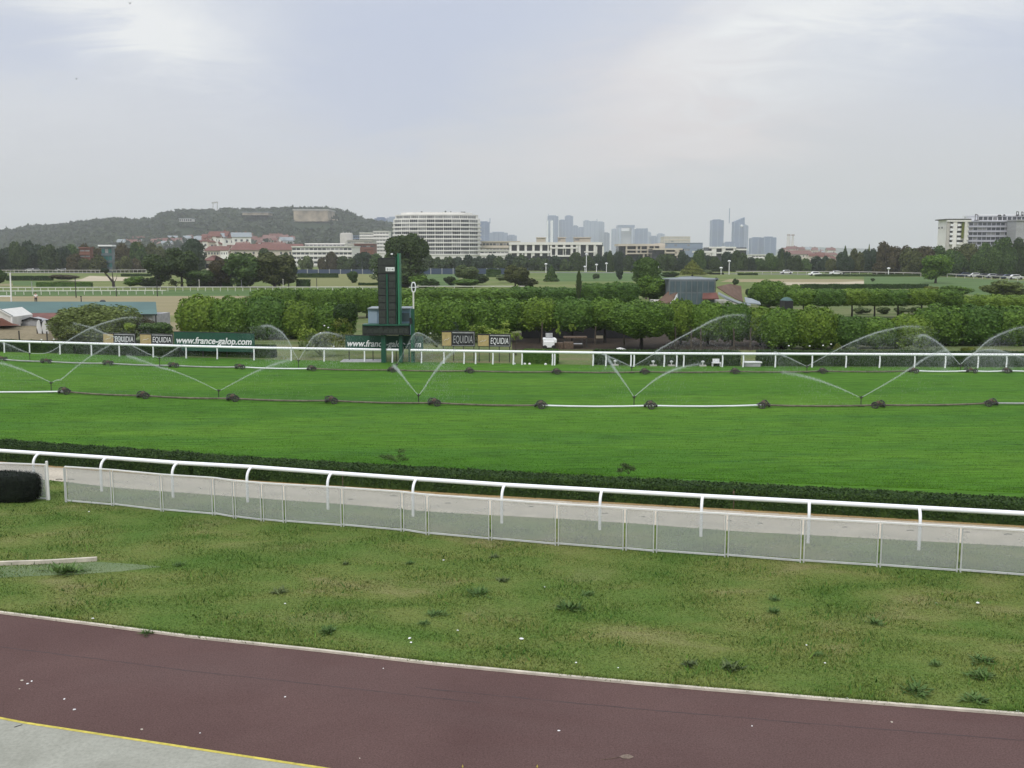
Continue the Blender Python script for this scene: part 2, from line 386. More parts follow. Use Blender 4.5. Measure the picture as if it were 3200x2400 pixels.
def tree(name, label, cx, w, ytop, ycb, Y, m='fgreen', shape='round', cat='tree', group=None, bark='bark', trunk=True, depth=1.0, cls=None, dx=0, ybase=None, sink=False):
    """cx, w, ytop, ycb: crown centre, width, top and bottom in the photograph; Y: distance of the trunk."""
    s = Y/F; base = P(cx+dx, 1000, Y); base.z = 0 if ybase is None else P(cx, ybase, Y).z
    zt = P(cx, ytop, Y).z; zb = P(cx, ycb, Y).z if sink else max(P(cx, ycb, Y).z, base.z); rx = w*s/2; rz = max((zt-zb)/2, .1)
    rpx = max(w, (ycb-ytop))/2/3.125
    cls = cls or ('fine' if rpx > 26 else 'mid' if rpx > 12 else 'coarse')
    _tn[0] += 1; sd = _tn[0] % 4
    t = thing(name, label, cat, base, R.uniform(-.3, .3) if shape.startswith('box') is False else 0, group)
    link('crown', crown(shape, cls, m, sd), t, (0, 0, zt-rz-base.z), (rx*1.03, rx*depth, rz*1.02), None)
    if trunk:
        h = max(zt-rz*1.1-base.z, .3); tk = link('trunk', trunk_mesh(_tn[0] % 3, bark), t, (0,0,0), (max(rx*.9, h*.5), max(rx*.9, h*.5), h))
    return t
def hedge_np(path, wd, h, leaf, dens, m, seed=1, wob=.05, name='hedge'):
    """clipped hedge along a ground path (front line), depth wd away from the camera"""
    rng = np.random.default_rng(seed); V = []; D = []; core = MB()
    for a, b in zip(path, path[1:]):
        a = np.array(a[:2]); b = np.array(b[:2]); L = np.linalg.norm(b-a); d = (b-a)/L; nr = np.array([-d[1], d[0]])
        if nr[1] < 0: nr = -nr
        def put(n, f):
            t = rng.random(n)*L; xy, z, no = f(n, t)
            V.append(np.column_stack([a+d*t[:,None]+nr*xy[:,None], z])); D.append(no)
        put(int(L*h*dens), lambda n, t: (rng.normal(0, .02, n)-wob*np.sin(t*2.1)*.4, h*np.sqrt(rng.random(n)), np.tile([-nr[0], -nr[1], .2], (n,1))))
        put(int(L*wd*dens), lambda n, t: (rng.random(n)*wd, h+rng.normal(0, .02, n)+wob*.5*np.sin(t*1.3+seed), np.tile([0,0,1.], (n,1))))
        put(int(L*h*dens*.25), lambda n, t: (wd+rng.normal(0, .02, n), h*rng.random(n), np.tile([nr[0], nr[1], .2], (n,1))))
        q = [a, b, b+nr*wd, a+nr*wd]; core.prism([tuple(p) for p in q], 0, h-.03)
    for e, s in ((path[0], -1), (path[-1], 1)):
        n = int(wd*h*dens); a = np.array(e[:2]); V.append(np.column_stack([a+nr*rng.random((n,1))*wd+rng.normal(0, .03, (n,2)), rng.random(n)*h])); D.append(np.tile([d[0]*s, d[1]*s, .1], (n,1)))
    c = np.concatenate(V); no = np.concatenate(D)
    lv = leaf_quads(c, no+rng.normal(size=no.shape)*.5, leaf, rng)
    V, Q = join_np([lv, (np.array(core.v), np.array(core.f)[:, :4])])
    return npmesh(name, V, Q, m)
def ground_poly(name, pts, m, z, kind='structure'):
    me = bpy.data.meshes.new(name); vs = [(p[0], p[1], z) for p in pts]
    me.from_pydata(vs, [], [tuple(range(len(vs)))])
    me.materials.append(M[m]); me.update()
    if me.polygons[0].normal.z < 0: me.flip_normals()
    o = link(name, me); o['kind'] = kind; return o
def strip_poly(name, lineA, lineB, m, z):      # two polylines of equal x direction -> quads
    b = MB(); n = 110; xs = [lerp(-1900, 5600, i/n) for i in range(n+1)]
    for x0, x1 in zip(xs, xs[1:]):
        q = [G(x0, interp(lineB, x0)), G(x1, interp(lineB, x1)), G(x1, interp(lineA, x1)), G(x0, interp(lineA, x0))]
        b.face([(p.x, p.y, z) for p in q])
    o = b.build(name, m); o['kind'] = 'structure'; return o

# ------------------------------------------------------------------ ground layers
S = 6000
gp = MB(); gp.face([(-S,-40,0),(S,-40,0),(S,6700,0),(-S,6700,0)]); o = gp.build('ground', 'field'); o['kind'] = 'structure'
HB = [(-500,1402),(0,1443),(180,1458),(800,1503),(1400,1541),(2400,1598),(3200,1644),(3900,1682)]      # hedge foot
SN = [(-500,1462),(0,1492),(155,1501),(362,1525),(832,1560),(1071,1576),(1343,1600),(1747,1622),(2000,1638),(2282,1660),(2738,1684),(3200,1709),(3900,1745)]
KB = [(-600,1840),(0,1917),(301,1955),(603,1994),(1000,2036),(1343,2076),(1668,2108),(2000,2139),(2543,2185),(3200,2237),(3900,2290)]
RB = [(-600,1078),(0,1102),(481,1117),(800,1126),(1320,1135),(2000,1146),(3200,1151),(3900,1153)]       # far rail foot
def RYp(x): return G(x, interp(RB, x))
strip_poly('turf_track', [(x, y-3) for x, y in RB], [(-600, interp(HB, -600))]+HB, 'turf', .004)
def hedge_line(x0, x1, off=0, n=24):
    r = []
    for i in range(n+1):
        x = lerp(x0, x1, i/n); p = G(x, interp(HB, x)); r.append(Vector((p.x, p.y+off, 0)))
    return r
b = MB(); A = hedge_line(-1200, 5200, .9); B_ = hedge_line(-1200, 5200, 2.3)
for i in range(len(A)-1): b.face([(A[i].x, A[i].y, .008), (A[i+1].x, A[i+1].y, .008), (B_[i+1].x, B_[i+1].y, .008), (B_[i].x, B_[i].y, .008)])
b.build('worn_turf_verge', 'turfedge')['kind'] = 'structure'
strip_poly('sand_track', HB, SN, 'sand', .008)
b = MB(); A = hedge_line(-1200, 5200, -.22, 60); B_ = hedge_line(-1200, 5200, .1, 60)
for i in range(len(A)-1): b.face([(A[i].x, A[i].y+R.uniform(-.08, .06), .012), (A[i+1].x, A[i+1].y, .012), (B_[i+1].x, B_[i+1].y, .012), (B_[i].x, B_[i].y, .012)])
b.build('soil_edge', 'soil')['kind'] = 'structure'
strip_poly('lawn', SN, [(x, y) for x, y in KB], 'lawn', .004)
# tarmac path
b = MB()
for x0, x1 in zip(range(-1500, 5400, 75), range(-1425, 5475, 75)):
    p, q = G(x0, interp(KB, x0)), G(x1, interp(KB, x1)); b.face([(p.x, p.y, .004), (p.x*.6, 5, .004), (q.x*.6, 5, .004), (q.x, q.y, .004)])
b.build('tarmac_path', 'tarmac')['kind'] = 'structure'
kb = MB(); ks = [G(x, interp(KB, x)) for x in range(-1500, 5400, 60)]
for p, q in zip(ks, ks[1:]): kb.prism([(p.x, p.y-.035), (q.x, q.y-.035), (q.x, q.y+.035), (p.x, p.y+.035)], 0, .045)
tag(kb.build('path_kerb', 'kerb'), kind='structure')
# raised concrete platform with yellow painted edge
CE = [(-700,2128),(0,2241),(78,2256),(500,2320),(1000,2396),(1500,2475)]
ce = [G(x, y, .14) for x, y in CE]
poly = [(p.x, p.y) for p in ce]+[(ce[-1].x, 6), (-14, 6)]
o = MB().prism(poly, 0, .14).build('platform', 'concslab'); o['kind'] = 'structure'
b = MB()
for p, q in zip(ce, ce[1:]): b.add([(p.x, p.y, .1435), (q.x, q.y, .1435), (q.x, q.y-.06, .1435), (p.x, p.y-.06, .1435)], [(3,2,1,0)])
for p, q in zip(ce, ce[1:]): b.add([(p.x, p.y+.003, .09), (q.x, q.y+.003, .09), (q.x, q.y+.003, .1435), (p.x, p.y+.003, .1435)], [(0,1,2,3)])
tag(b.build('edge_marking', 'yellow'), kind='structure')
b = MB(); p, q = G(78, 2256, .1436), G(45, 2272, .1436); b.bar((p.x, p.y-.09, .142), (q.x, q.y, .142), .02, .006); b.build('slab_joint', 'black')['kind'] = 'structure'
for nm, f0, f1, off in (('path_seam', -50, 1500, 105), ('path_seam', 1300, 3300, 78)):
    b = MB(); sx = [lerp(f0, f1, i/40) for i in range(41)]
    for xa, xb in zip(sx, sx[1:]):
        p, q = G(xa, interp(KB, xa)+off+R.uniform(-1, 1)), G(xb, interp(KB, xb)+off); w_ = R.uniform(.007, .016)
        b.add([(p.x,p.y-w_,.0062),(q.x,q.y-w_,.0062),(q.x,q.y+w_,.0062),(p.x,p.y+w_,.0062)], [(0,1,2,3)])
    b.build(nm, 'seam')['kind'] = 'structure'
# small concrete edging and pale worn patch at left
ground_poly('worn_patch', [G(x, y) for x, y in ((-300,1760),(0,1772),(300,1757),(430,1764),(505,1772),(380,1786),(240,1796),(120,1800),(0,1806),(-300,1812))], 'mat', .008)
b = MB(); pp = [G(-300,1778), G(0,1767), G(150,1762), G(303,1753)]
for p, q in zip(pp, pp[1:]): b.bar((p.x, p.y, .05), (q.x, q.y, .05), .09, .1)
tag(b.build('lawn_edging', 'kerb'), 'low pale concrete edging across the lawn at the left border', 'edging')

# infield layers
def gpoly(name, pts, m, z): return ground_poly(name, [G(*p) for p in pts], m, z)
yR = lambda x: interp(RB, x)
gpoly('garden_ground', [(-600, yR(-600)-3)]+[(x, y-3) for x, y in RB]+[(3900, 960), (2400, 940), (1200, 950), (640, 1000), (300, 1030), (-600, 1030)], 'garden', .003)
gpoly('riding_ground', [(-900,1030),(300,1045),(640,1040),(760,960),(1000,925),(-900,925)], 'arena', .008)
gpoly('olive_ground', [(480,1010),(660,1000),(700,985),(470,985)], 'olive', .012)
gpoly('grass_strip', [(-900,927),(1000,925),(1500,905),(-900,907)], 'fieldgreen', .010)
gpoly('pale_path', [(-900,905),(120,900),(400,897),(700,896),(700,893),(400,893),(100,895),(-900,899)], 'olive', .012)
gpoly('bare_strip', [(-900,893),(60,893),(60,888),(-900,888)], 'arena', .014)
gpoly('sandy_patch', [(200,879),(400,878),(440,868),(280,862),(255,872)], 'palesand', .010)
gpoly('dry_meadow', [(960,897),(1180,897),(1180,860),(1060,852),(930,866)], 'olive', .010)
gpoly('fairway', [(1310,893),(1420,897),(1440,856),(1310,854)], 'fieldgreen', .012)
gpoly('far_green', [(1740,880),(2110,878),(2110,852),(1740,852)], 'fieldgreen', .012)
gpoly('sandy_strip', [(2400,890),(2540,893),(2760,886),(2850,880),(2700,879),(2400,883)], 'palesand', .012)
gpoly('dry_strip', [(2250,881),(2600,883),(2760,876),(2600,872),(2280,873)], 'arena', .014)
gpoly('right_fairway', [(2700,890),(3900,1000),(3900,915),(3200,880),(2960,866),(2700,864)], 'fieldgreen', .016)
gpoly('left_fairway', [(40,893),(116,893),(116,879),(40,879)], 'fieldgreen', .016)
# perimeter road
RD = [(-900,852),(0,853),(300,853),(500,851),(900,850),(1300,851),(1700,852),(2100,854),(2300,857),(2700,859),(2930,865),(3200,879),(3900,925)]
b = MB(); rd = [G(x, y) for x, y in RD]
for i in range(len(rd)-1):
    p, q = rd[i], rd[i+1]; b.face([(p.x, p.y, .02), (q.x, q.y, .02), (q.x, q.y+14, .02), (p.x, p.y+14, .02)])
b.build('perimeter_road', 'asphalt')['kind'] = 'structure'

# ------------------------------------------------------------------ lawn blades (stuff)
def blades(name, n, lineA, lineB, hgt, wid, m, seed, x0=-350, x1=3900, z=.0, clump=1.0):
    rng = np.random.default_rng(seed)
    px = rng.uniform(x0, x1, n); ya = np.array([interp(lineA, x) for x in px]); yb = np.array([interp(lineB, x) for x in px]); pw_ = 1.9 if name == 'turf_grass' else 1.0
    # even density on the ground
    da = 1/(ya-790); db = 1/(yb-790); d = 1/(db+(da-db)*rng.random(n)**pw_); py = 790+d
    xx = (px-1600)/F; v = (1200-py)/F; dz = -st_+v*ct; t = -H/dz
    c = np.stack([xx*t, (ct+v*st_)*t, np.full(n, z)], 1)
    hn = np.sin(c[:,0]*1.7+np.sin(c[:,1]*1.3)*2)*np.sin(c[:,1]*2.3+c[:,0]*.6)
    hh = hgt*(rng.uniform(.5, 1.3, n)*np.clip(1+.45*hn*clump, .05 if clump < 2 else -.0, 2.2))[:,None]; a = rng.uniform(0, 2*np.pi, n); w = wid*rng.uniform(.6, 1.4, n)
    u = np.stack([np.cos(a)*w, np.sin(a)*w, np.zeros(n)], 1); tip = c+np.concatenate([rng.normal(0, .45, (n,2))*hh, hh], 1)
    V = np.stack([c-u, c+u, tip], 1).reshape(-1,3)
    o = link(name, npmesh(name, V, np.arange(n*3).reshape(-1,3), m)); o['kind'] = 'stuff'; return o
tag(blades('lawn_grass', 310000, SN, [(x, y-4) for x, y in KB], .032, .011, 'lawnblade', 3), 'short worn grass of the near lawn', 'grass')
tag(blades('kerb_grass', 12000, [(x, y-13) for x, y in KB], [(x, y+1.5) for x, y in KB], .06, .012, 'lawnblade', 11, clump=1.6), 'longer grass creeping over the cream kerb', 'grass')
tag(blades('clover_tufts', 15000, SN, [(x, y-4) for x, y in KB], .055, .016, 'cloverblade', 13, clump=3.0), 'darker clover and longer tufts in the near lawn', 'grass')
HB2 = [(x, y-95 if x > 2000 else y-78) for x, y in HB]
tag(blades('turf_grass', 190000, [(-500,1175),(3900,1195)], [(x, interp(HB, x)-(52+.016*x)) for x in (-500, 0, 1000, 2000, 3200, 3900)], .026, .016, 'turfblade', 5, clump=.5), 'mown grass blades on the turf track', 'grass')

# ------------------------------------------------------------------ hedges by the sand track
o = link('clipped_hedge', hedge_np(hedge_line(-1200, 592, 0, 20), .9, .62, .05, 1500, 'fhedge', 2, .08))
tag(o, 'low dark clipped hedge along the sand track, left of the gap', 'hedge', 'low hedges beside the sand track')
o = link('clipped_hedge', hedge_np(hedge_line(606, 4900, 0, 36), .9, .62, .05, 1500, 'fhedge', 3, .08))
tag(o, 'long low dark hedge along the sand track, right of the gap', 'hedge', 'low hedges beside the sand track')
# overgrown tufts on the hedge
for i, (x, y, w, h_) in enumerate(((1240,1452,.9,.35), (1965,1490,.6,.35), (2030,1540,.5,.25), (1225,1500,.5,.25))):
    p = G(x, y+30); t = link('weed_tuft', crown('sparse', 'mid', 'fgreen' if i != 1 else 'fdark', i), None, (p.x, p.y, .62), (w*.5, w*.4, h_*.6))
    tag(t, ('leafy weeds spreading over the turf edge behind the near hedge', 'dark twiggy tuft on top of the hedge right of centre', 'pale green weed poking from the hedge face, right of centre', 'small leafy sprig on the hedge below the spreading weeds')[i], 'weed', 'weeds on the low hedge')
for i, (x, yb) in enumerate(((728,1494), (1073,1521), (2289,1590))):
    p = G(x, yb); b = MB(); b.tube([(0,0,0), (.01,0,.35), (0,.01,.62)], [.014,.012,.01], 6); b.box(-.03,.03,-.01,.01,.5,.56)
    tag(b.build('marker_stake', 'rust', None, (p.x, p.y-.12, 0)), f'thin rusty stake against the low hedge, {ORD(i)} from the left', 'stake', 'stakes beside the low hedge')

# dark clipped hedge block at the far left
def rounded_block():
    rng = np.random.default_rng(9); n = 15000
    d = rng.normal(size=(n,3)); d /= np.linalg.norm(d, axis=1, keepdims=True); q = d/(np.abs(d)**7).sum(1, keepdims=True)**(1/7)
    sc_ = np.array([2.2,.42,.45]); p = q*sc_*rng.uniform(.96, 1.02, (n,1))
    V, Q = join_np([leaf_quads(p, d+rng.normal(size=d.shape)*.4, .035, rng), sphere_np((0,0,0), sc_*.965, 7, 30, 15)])
    return npmesh('dark_hedge_block', V, Q, 'fblack')
p = G(115, 1566); o = link('dark_hedge_block', rounded_block(), None, (p.x-2.15, p.y+.1, .45), None, (0,0,-.03))
tag(o, 'near black box hedge with rounded top corner, cut by the left border', 'hedge')

# ------------------------------------------------------------------ near gooseneck running rail
PB = [(108,1520),(318,1536),(541,1555),(774,1570),(1025,1592),(1291,1614),(1568,1636),(1874,1656),(2190,1677),(2525,1698),(2871,1720)]
pw = [G(*p) for p in PB]; dl, dr = pw[0]-pw[1], pw[-1]-pw[-2]; pw = [pw[0]+dl*k for k in (3, 2, 1)]+pw+[pw[-1]+dr*k for k in (1, 2, 3, 4, 5)]
dirv = (pw[-1]-pw[0]).normalized(); nrm = Vector((-dirv.y, dirv.x, 0))
if nrm.y < 0: nrm = -nrm
rail = thing('running_rail', 'white plastic running rail on curved gooseneck posts beside the sand track', 'rail', (pw[7].x, pw[7].y, 0))
rel = lambda v: v-Vector((pw[7].x, pw[7].y, 0))
zr = 1.03
lineP = [rel(p+nrm*.38)+Vector((0,0,zr)) for p in pw]
b = MB()
# rounded rectangular rail section
def ribbon(b, pts, prof):
    n = len(prof); vs = []
    for i, p in enumerate(pts):
        d = (pts[min(i+1, len(pts)-1)]-pts[max(i-1, 0)]).normalized(); s_ = Vector((-d.y, d.x, 0))
        vs += [p+s_*a+Vector((0,0,c)) for a, c in prof]
    b.add(vs, [(i*n+k, i*n+(k+1) % n, (i+1)*n+(k+1) % n, (i+1)*n+k) for i in range(len(pts)-1) for k in range(n)], True)
ribbon(b, lineP, [(.055*math.cos(a)*1.1, .062*math.sin(a)) for a in [2*math.pi*k/14 for k in range(14)]])
b.build('rail', 'rail', rail)
for p in pw:
    q = rel(p); b = MB(); path = [q, q+Vector((0,0,.72))]
    for k in range(1, 7):
        a = k/6*math.pi/2; path.append(q+nrm*(.30*(1-math.cos(a)))+Vector((0,0,.72+(zr-.72)*math.sin(a))))
    path.append(q+nrm*.38+Vector((0,0,zr))); b.tube(path, [.042]*2+[.04]*7, 10); b.build('post', 'rail', rail)

# ------------------------------------------------------------------ translucent crowd fence
FP = [(208,1570),(354,1581),(508,1598),(669,1610),(734,1620),(821,1629),(890,1634),(1071,1646),(1258,1661),(1336,1672),(1532,1688),(1740,1705),(1951,1720),(2046,1727),(2269,1741),(2505,1758),(2744,1772),(2994,1788),(3260,1806),(3530,1823),(3800,1841),(4080,1860),(4360,1879)]
def crowd_fence(pts, label, htop=1.12):
    w = [G(*p) for p in pts]; t = thing('screen_fence', label, 'fence', w[0], 0, 'clear panel fences beside the sand track'); w = [p-w[0] for p in w]
    for i, (p, q) in enumerate(zip(w, w[1:])):
        d = (q-p).normalized(); n = Vector((-d.y, d.x, 0))
        b = MB(); a_, b_ = p+d*.06, q-d*.06; b.slab([a_+Vector((0,0,.1)), b_+Vector((0,0,.1)), b_+Vector((0,0,htop-.03)), a_+Vector((0,0,htop-.03))], n*.008); b.build('panel', 'screen', t)
        b = MB(); b.bar(p+d*.02+Vector((0,0,.065)), q-d*.02+Vector((0,0,.05)), .03, .045); b.build('bottom_rail', 'fence', t)
        b = MB(); b.bar(p+d*.005+Vector((0,0,htop)), q-d*.005+Vector((0,0,htop)), .05, .035); b.build('top_rail', 'capwhite', t)
    for i, p in enumerate(w):
        d = (w[min(i+1, len(w)-1)]-w[max(i-1, 0)]).normalized(); b = MB(); dd = .05 if 0 < i < len(w)-1 else .03
        dd *= .8
        for s in (-1, 1): b.bar(p+d*dd*s-Vector((0,.022,0)), p+d*dd*s+Vector((0,-.022,htop-.03)), .028, .03)
        b.bar(p+Vector((0,-.01,.06)), p+Vector((0,-.01,.09)), .09, .012); b.build('post', 'fence', t)
    return t
crowd_fence(FP, 'long fence of milky clear panels with white top rail, right of the opening')
fl = crowd_fence([(-760,1530),(-540,1538),(-330,1545),(-90,1553),(-5,1556),(150,1563)], 'short left piece of the clear panel fence, behind the dark hedge block')
e = G(150,1563)-G(-760,1530); b = MB(); b.box(e.x-.0, e.x+.07, e.y-.05, e.y+.02, 0, 1.24); b.build('end_post', 'capwhite', fl, bevel=.02)

# ------------------------------------------------------------------ far running rail
farx = [14,93,188,286,373,479,582,679,794,910,1013,1139,1226]; farx2 = [1317,1387,1450,1486,1540,1604,1631,1726,1733,1853,1893,1971,1981,2075,2114,2136,2257,2322,2422,2537,2643,2748,2857,2953,3055,3144]
def far_rail(xs, x0, x1, label):
    o0 = RYp(xs[0]); t = thing('running_rail', label, 'rail', o0, 0, 'far running rails'); n = 20
    pts = [RYp(lerp(x0, x1, i/n))-o0+Vector((0,0,.895)) for i in range(n+1)]
    b = MB(); ribbon(b, pts, [(.07*math.cos(a), .088*math.sin(a)) for a in [2*math.pi*k/10 for k in range(10)]]); 
    b.add([pts[0]+Vector((0,-.06,-.09)), pts[0]+Vector((0,.06,-.09)), pts[0]+Vector((0,.06,.09)), pts[0]+Vector((0,-.06,.09))], [(0,1,2,3)]); b.build('rail', 'rail', t)
    for k, x in enumerate(xs):
        p = RYp(x)-o0; ln = (0, 0, 0)
        b = MB(); b.tube([p, p+Vector((.02,.0,.5)), p+Vector((.01,.03,.86))], [.055,.05,.05], 8); b.build('post', 'rail', t)
    return t
far_rail([-370,-270,-180,-85]+farx, -420, 1247, 'white running rail on the far side of the turf, left of the scoreboard')
far_rail(farx2+[3240,3330,3420,3510,3600,3690,3780,3870,3960,4050], 1284, 4100, 'white running rail on the far side of the turf, right of the winning post')

# ------------------------------------------------------------------ irrigation lines
def pipe_line(pts, cols, r, label):
    o0 = G(*pts[0]); t = thing('irrigation_pipe', label, 'pipe', o0, 0, 'irrigation pipe lines')
    for i, (p, q) in enumerate(zip(pts, pts[1:])):
        a, c = G(*p)-o0+Vector((0,0,.13)), G(*q)-o0+Vector((0,0,.13)); m = lerp(a, c, .5)-Vector((0,0,.05))
        b = MB(); b.tube([a, lerp(a, m, .5)-Vector((0,0,.012)), m, lerp(m, c, .5)-Vector((0,0,.012)), c], r, 8)
        if cols[i] == 'alu': b.tube([a, lerp(a, c, .02)], r*1.5, 8); b.tube([lerp(a, c, .98), c], r*1.5, 8)
        b.build('pipe_section', cols[i], t)
    return t
L1 = [(-200,1229),(201,1231),(447,1244),(727,1253),(1035,1260),(1357,1267),(1690,1275),(2032,1276),(2385,1274),(2744,1274),(3096,1268),(3420,1262)]
L2 = [(-200,1124),(5,1128),(145,1135),(338,1141),(542,1148),(749,1153),(974,1158),(1225,1162),(1467,1165),(1739,1168),(2014,1168),(2296,1167),(2570,1166),(2854,1165),(3033,1165),(3145,1165),(3420,1166)]
pipe_line(L1, ['alu','pipebrown','pipebrown','pipebrown','pipebrown','pipebrown','alu','alu','pipebrown','pipebrown','pipegrey'], .045, 'near irrigation pipe lying across the turf, partly white aluminium')
pipe_line(L2, ['pipegrey','pipegrey','pipegrey','pipegrey','pipegrey','alu','pipebrown','pipebrown','pipebrown','pipebrown','pipebrown','pipebrown','pipebrown','alu','alu','alu'], .045, 'far irrigation pipe lying in front of the far rail')
def make_cart():
    t = thing('pipe_cart', 'x', 'cart', (0,0,0), 0, 'wheeled pipe carts on the turf')
    for s in (-1, 1):
        b = MB(); c = (0, s*.42, .19); pts = [(c[0]+.165*math.cos(a), c[1], c[2]+.165*math.sin(a)) for a in [2*math.pi*k/16 for k in range(17)]]
        b.tube(pts, .03, 8, False)
        for k in range(8):
            a = k*math.pi/4; b.box(-.01,.01,-.01,.01,-.01,.01) if False else b.bar(c, (c[0]+.15*math.cos(a), c[1], c[2]+.15*math.sin(a)), .02)
        for k in range(14):
            a = 2*math.pi*k/14; q = Vector((c[0]+.2*math.cos(a), c[1], c[2]+.2*math.sin(a))); b.bar(q-Vector((0,.045,0)), q+Vector((0,.045,0)), .022)
        b.build('wheel', 'rubber', t)
    b = MB(); b.tube([(0,-.42,.19), (0,.42,.19)], .022, 6); b.bar((-.28,-.2,.22), (.3,-.2,.22), .04); b.bar((-.28,.2,.22), (.3,.2,.22), .04)
    b.bar((-.28,-.2,.22), (-.28,.2,.22), .04); b.bar((.3,-.2,.22), (.3,.2,.22), .04); b.bar((-.3,-.15,.2), (.1,.2,.42), .03); b.bar((.1,.2,.42), (.3,0,.25), .03); b.build('frame', 'metal', t)
    b = MB(); b.box(-.12,.08,-.10,.10,.24,.33); b.tube([(-.08,0,.35), (.09,0,.35)], .05, 8); b.box(.12,.22,-.05,.07,.24,.30); b.build('motor', 'rust', t, bevel=.01)
    for x in (-.36, .26): b = MB(); b.tube([(x,0,.14), (x+.12,0,.14)], .075, 8); b.build('pipe_clamp', 'metal', t)
    return t
cart0 = make_cart(); first = True
near_l = ['pipe cart on the near line, just right of the leftmost near sprinkler','pipe cart on the near line, second from the left','pipe cart just right of the second near sprinkler','pipe cart with bulky body on the near line, fourth from the left','pipe cart just right of the middle near sprinkler','pipe cart at the left end of the white pipe stretch','pipe cart in the middle of the white pipe stretch','pipe cart at the right end of the white pipe stretch','pipe cart right of the rightmost near sprinkler','pipe cart at the far right of the near line']
for i, (x, y) in enumerate(L1[1:11]):
    p = G(x, y); rz = [.75,.7,.65,.6,.5,.1,0,-.4,-.75,-.7][i]; lab = near_l[i]
    if first: cart0.location = p; cart0.rotation_euler.z = rz; cart0.scale = (.92,.92,.88); cart0['label'] = lab; cart0['group'] = 'carts on the near pipe line'; first = False
    else: dup(cart0, p, rz, None, lab, 'carts on the near pipe line')
for i, (x, y) in enumerate(L2[1:16]):
    dup(cart0, G(x, y), [1.2,1.1,1.0,.9,.8,.5,.3,.2,.1,0,-.1,-.2,.1,.4,-.3][i], (.9,.9,.8), f'small dark pipe cart on the far line, {ORD(i)} from the left', 'carts on the far pipe line')

def sprinkler(x, ybase, ytop, jets, label, line, Y=None):
    """jets: list of (pixel polyline from the nozzle, r0, r1, droplets, veil, material)"""
    g = G(x, ybase); Y = g.y; top = P(x, ytop, Y)
    t = thing('sprinkler', label, 'sprinkler', g, 0, 'sprinklers on the '+line+' pipe line'); hh = top.z
    b = MB(); b.tube([(0,0,0), (0,0,hh-.06)], .022, 8); b.bar((-.16,-.1,.02), (.16,.1,.02), .03); b.bar((-.16,.1,.02), (.16,-.1,.02), .03); b.build('riser', 'metal', t)
    b = MB(); b.tube([(-.09,0,hh+.01), (0,0,hh-.05), (.11,0,hh+.03)], [.02,.035,.02], 8); b.tube([(0,0,hh-.09), (0,0,hh+.05)], .035, 8); b.build('nozzle', 'metal', t)
    rng = np.random.default_rng(int(x))
    for j, (pl, r0, r1, nd_, veil, mm) in enumerate(jets):
        dep = rng.uniform(-.5, .5)
        pts = [P(px_, py_, Y+dep*k/len(pl))-g for k, (px_, py_) in enumerate(pl)]
        # smooth
        cur = []
        for k in range(len(pts)-1):
            a0 = pts[max(k-1, 0)]; a1, a2 = pts[k], pts[k+1]; a3 = pts[min(k+2, len(pts)-1)]
            for u in (0, .25, .5, .75):
                cur.append(.5*((2*a1)+(a2-a0)*u+(2*a0-5*a1+4*a2-a3)*u*u+(3*a1-a0-3*a2+a3)*u**3))
        cur.append(pts[-1]); n = len(cur)
        rs = [lerp(r0*.75, r1*.34, (k/(n-1))**1.2) for k in range(n)]
        b = MB(); b.tube(cur, rs, 8, False); jo = b.build('water_jet', mm, t); at_ = jo.data.attributes.new('dens', 'FLOAT', 'POINT')
        for k in range(n*8): at_.data[k].value = max(0, 1-(k//8)/(n-1))**.9
        arr = np.array([tuple(c_) for c_ in cur]); L = len(arr)-1
        # loosening stream beyond the solid core
        m1 = int(nd_*1.3); q = np.clip(rng.beta(3, 1.4, m1), 0, .999)*L; i0 = q.astype(int); fr = (q-i0)[:,None]
        c = arr[i0]*(1-fr)+arr[i0+1]*fr; sp = np.array(rs)[i0][:,None]*1.5; c = c+rng.normal(size=c.shape)*sp*[1,1.2,1]*.9
        m2 = int(veil*(.35 if line == 'near' else 2.2)); q = np.clip(rng.beta(2.1, 1.35, m2), 0, .999)*L; i0 = q.astype(int); fr = (q-i0)[:,None]
        c2 = arr[i0]*(1-fr)+arr[i0+1]*fr; fall = rng.random(m2)**1.4*np.maximum(c2[:,2], .05); c2[:,2] -= fall
        c2[:,0] += rng.normal(0, .10, m2)+np.sign(arr[-1,0]-arr[0,0])*np.where(q > L*.8, rng.exponential(.55, m2), 0)+(arr[-1,0]-arr[0,0])*.10*fall; c2[:,1] += rng.normal(0, .25, m2); c2 = c2[c2[:,2] > .02]
        al = np.concatenate([c, c2]); k = len(al); d = np.zeros((k,3)); d[:,1] = -1; d += rng.normal(size=(k,3))*.3
        ln = rng.uniform(.02, .07, (k,1)); wdt = rng.uniform(.0015, .0045, (k,1)); tilt = np.column_stack([np.full(k, (arr[-1,0]-arr[0,0])*.06), np.zeros(k), np.ones(k)])*ln
        side = np.column_stack([np.ones(k), rng.normal(0, .3, k), np.zeros(k)])*wdt
        V = np.stack([al-side, al-tilt, al+side, al+tilt], 1).reshape(-1,3)
        o = link('water_spray', npmesh('water_spray', V, np.arange(k*4).reshape(-1,4), 'spray'), t); o['kind'] = 'stuff'
    return t
J, JT = 'jet', 'jetthin'
sprinkler(161,1228,1196, [([(161,1196),(110,1172),(60,1152),(5,1135),(-60,1122)], .02,.14, 900, 1500, JT), ([(161,1196),(176,1188),(190,1186),(215,1166),(270,1122),(342,1079),(390,1050)], .02,.07, 700, 900, J)], 'leftmost sprinkler on the near pipe line, throwing a long jet up left', 'near')
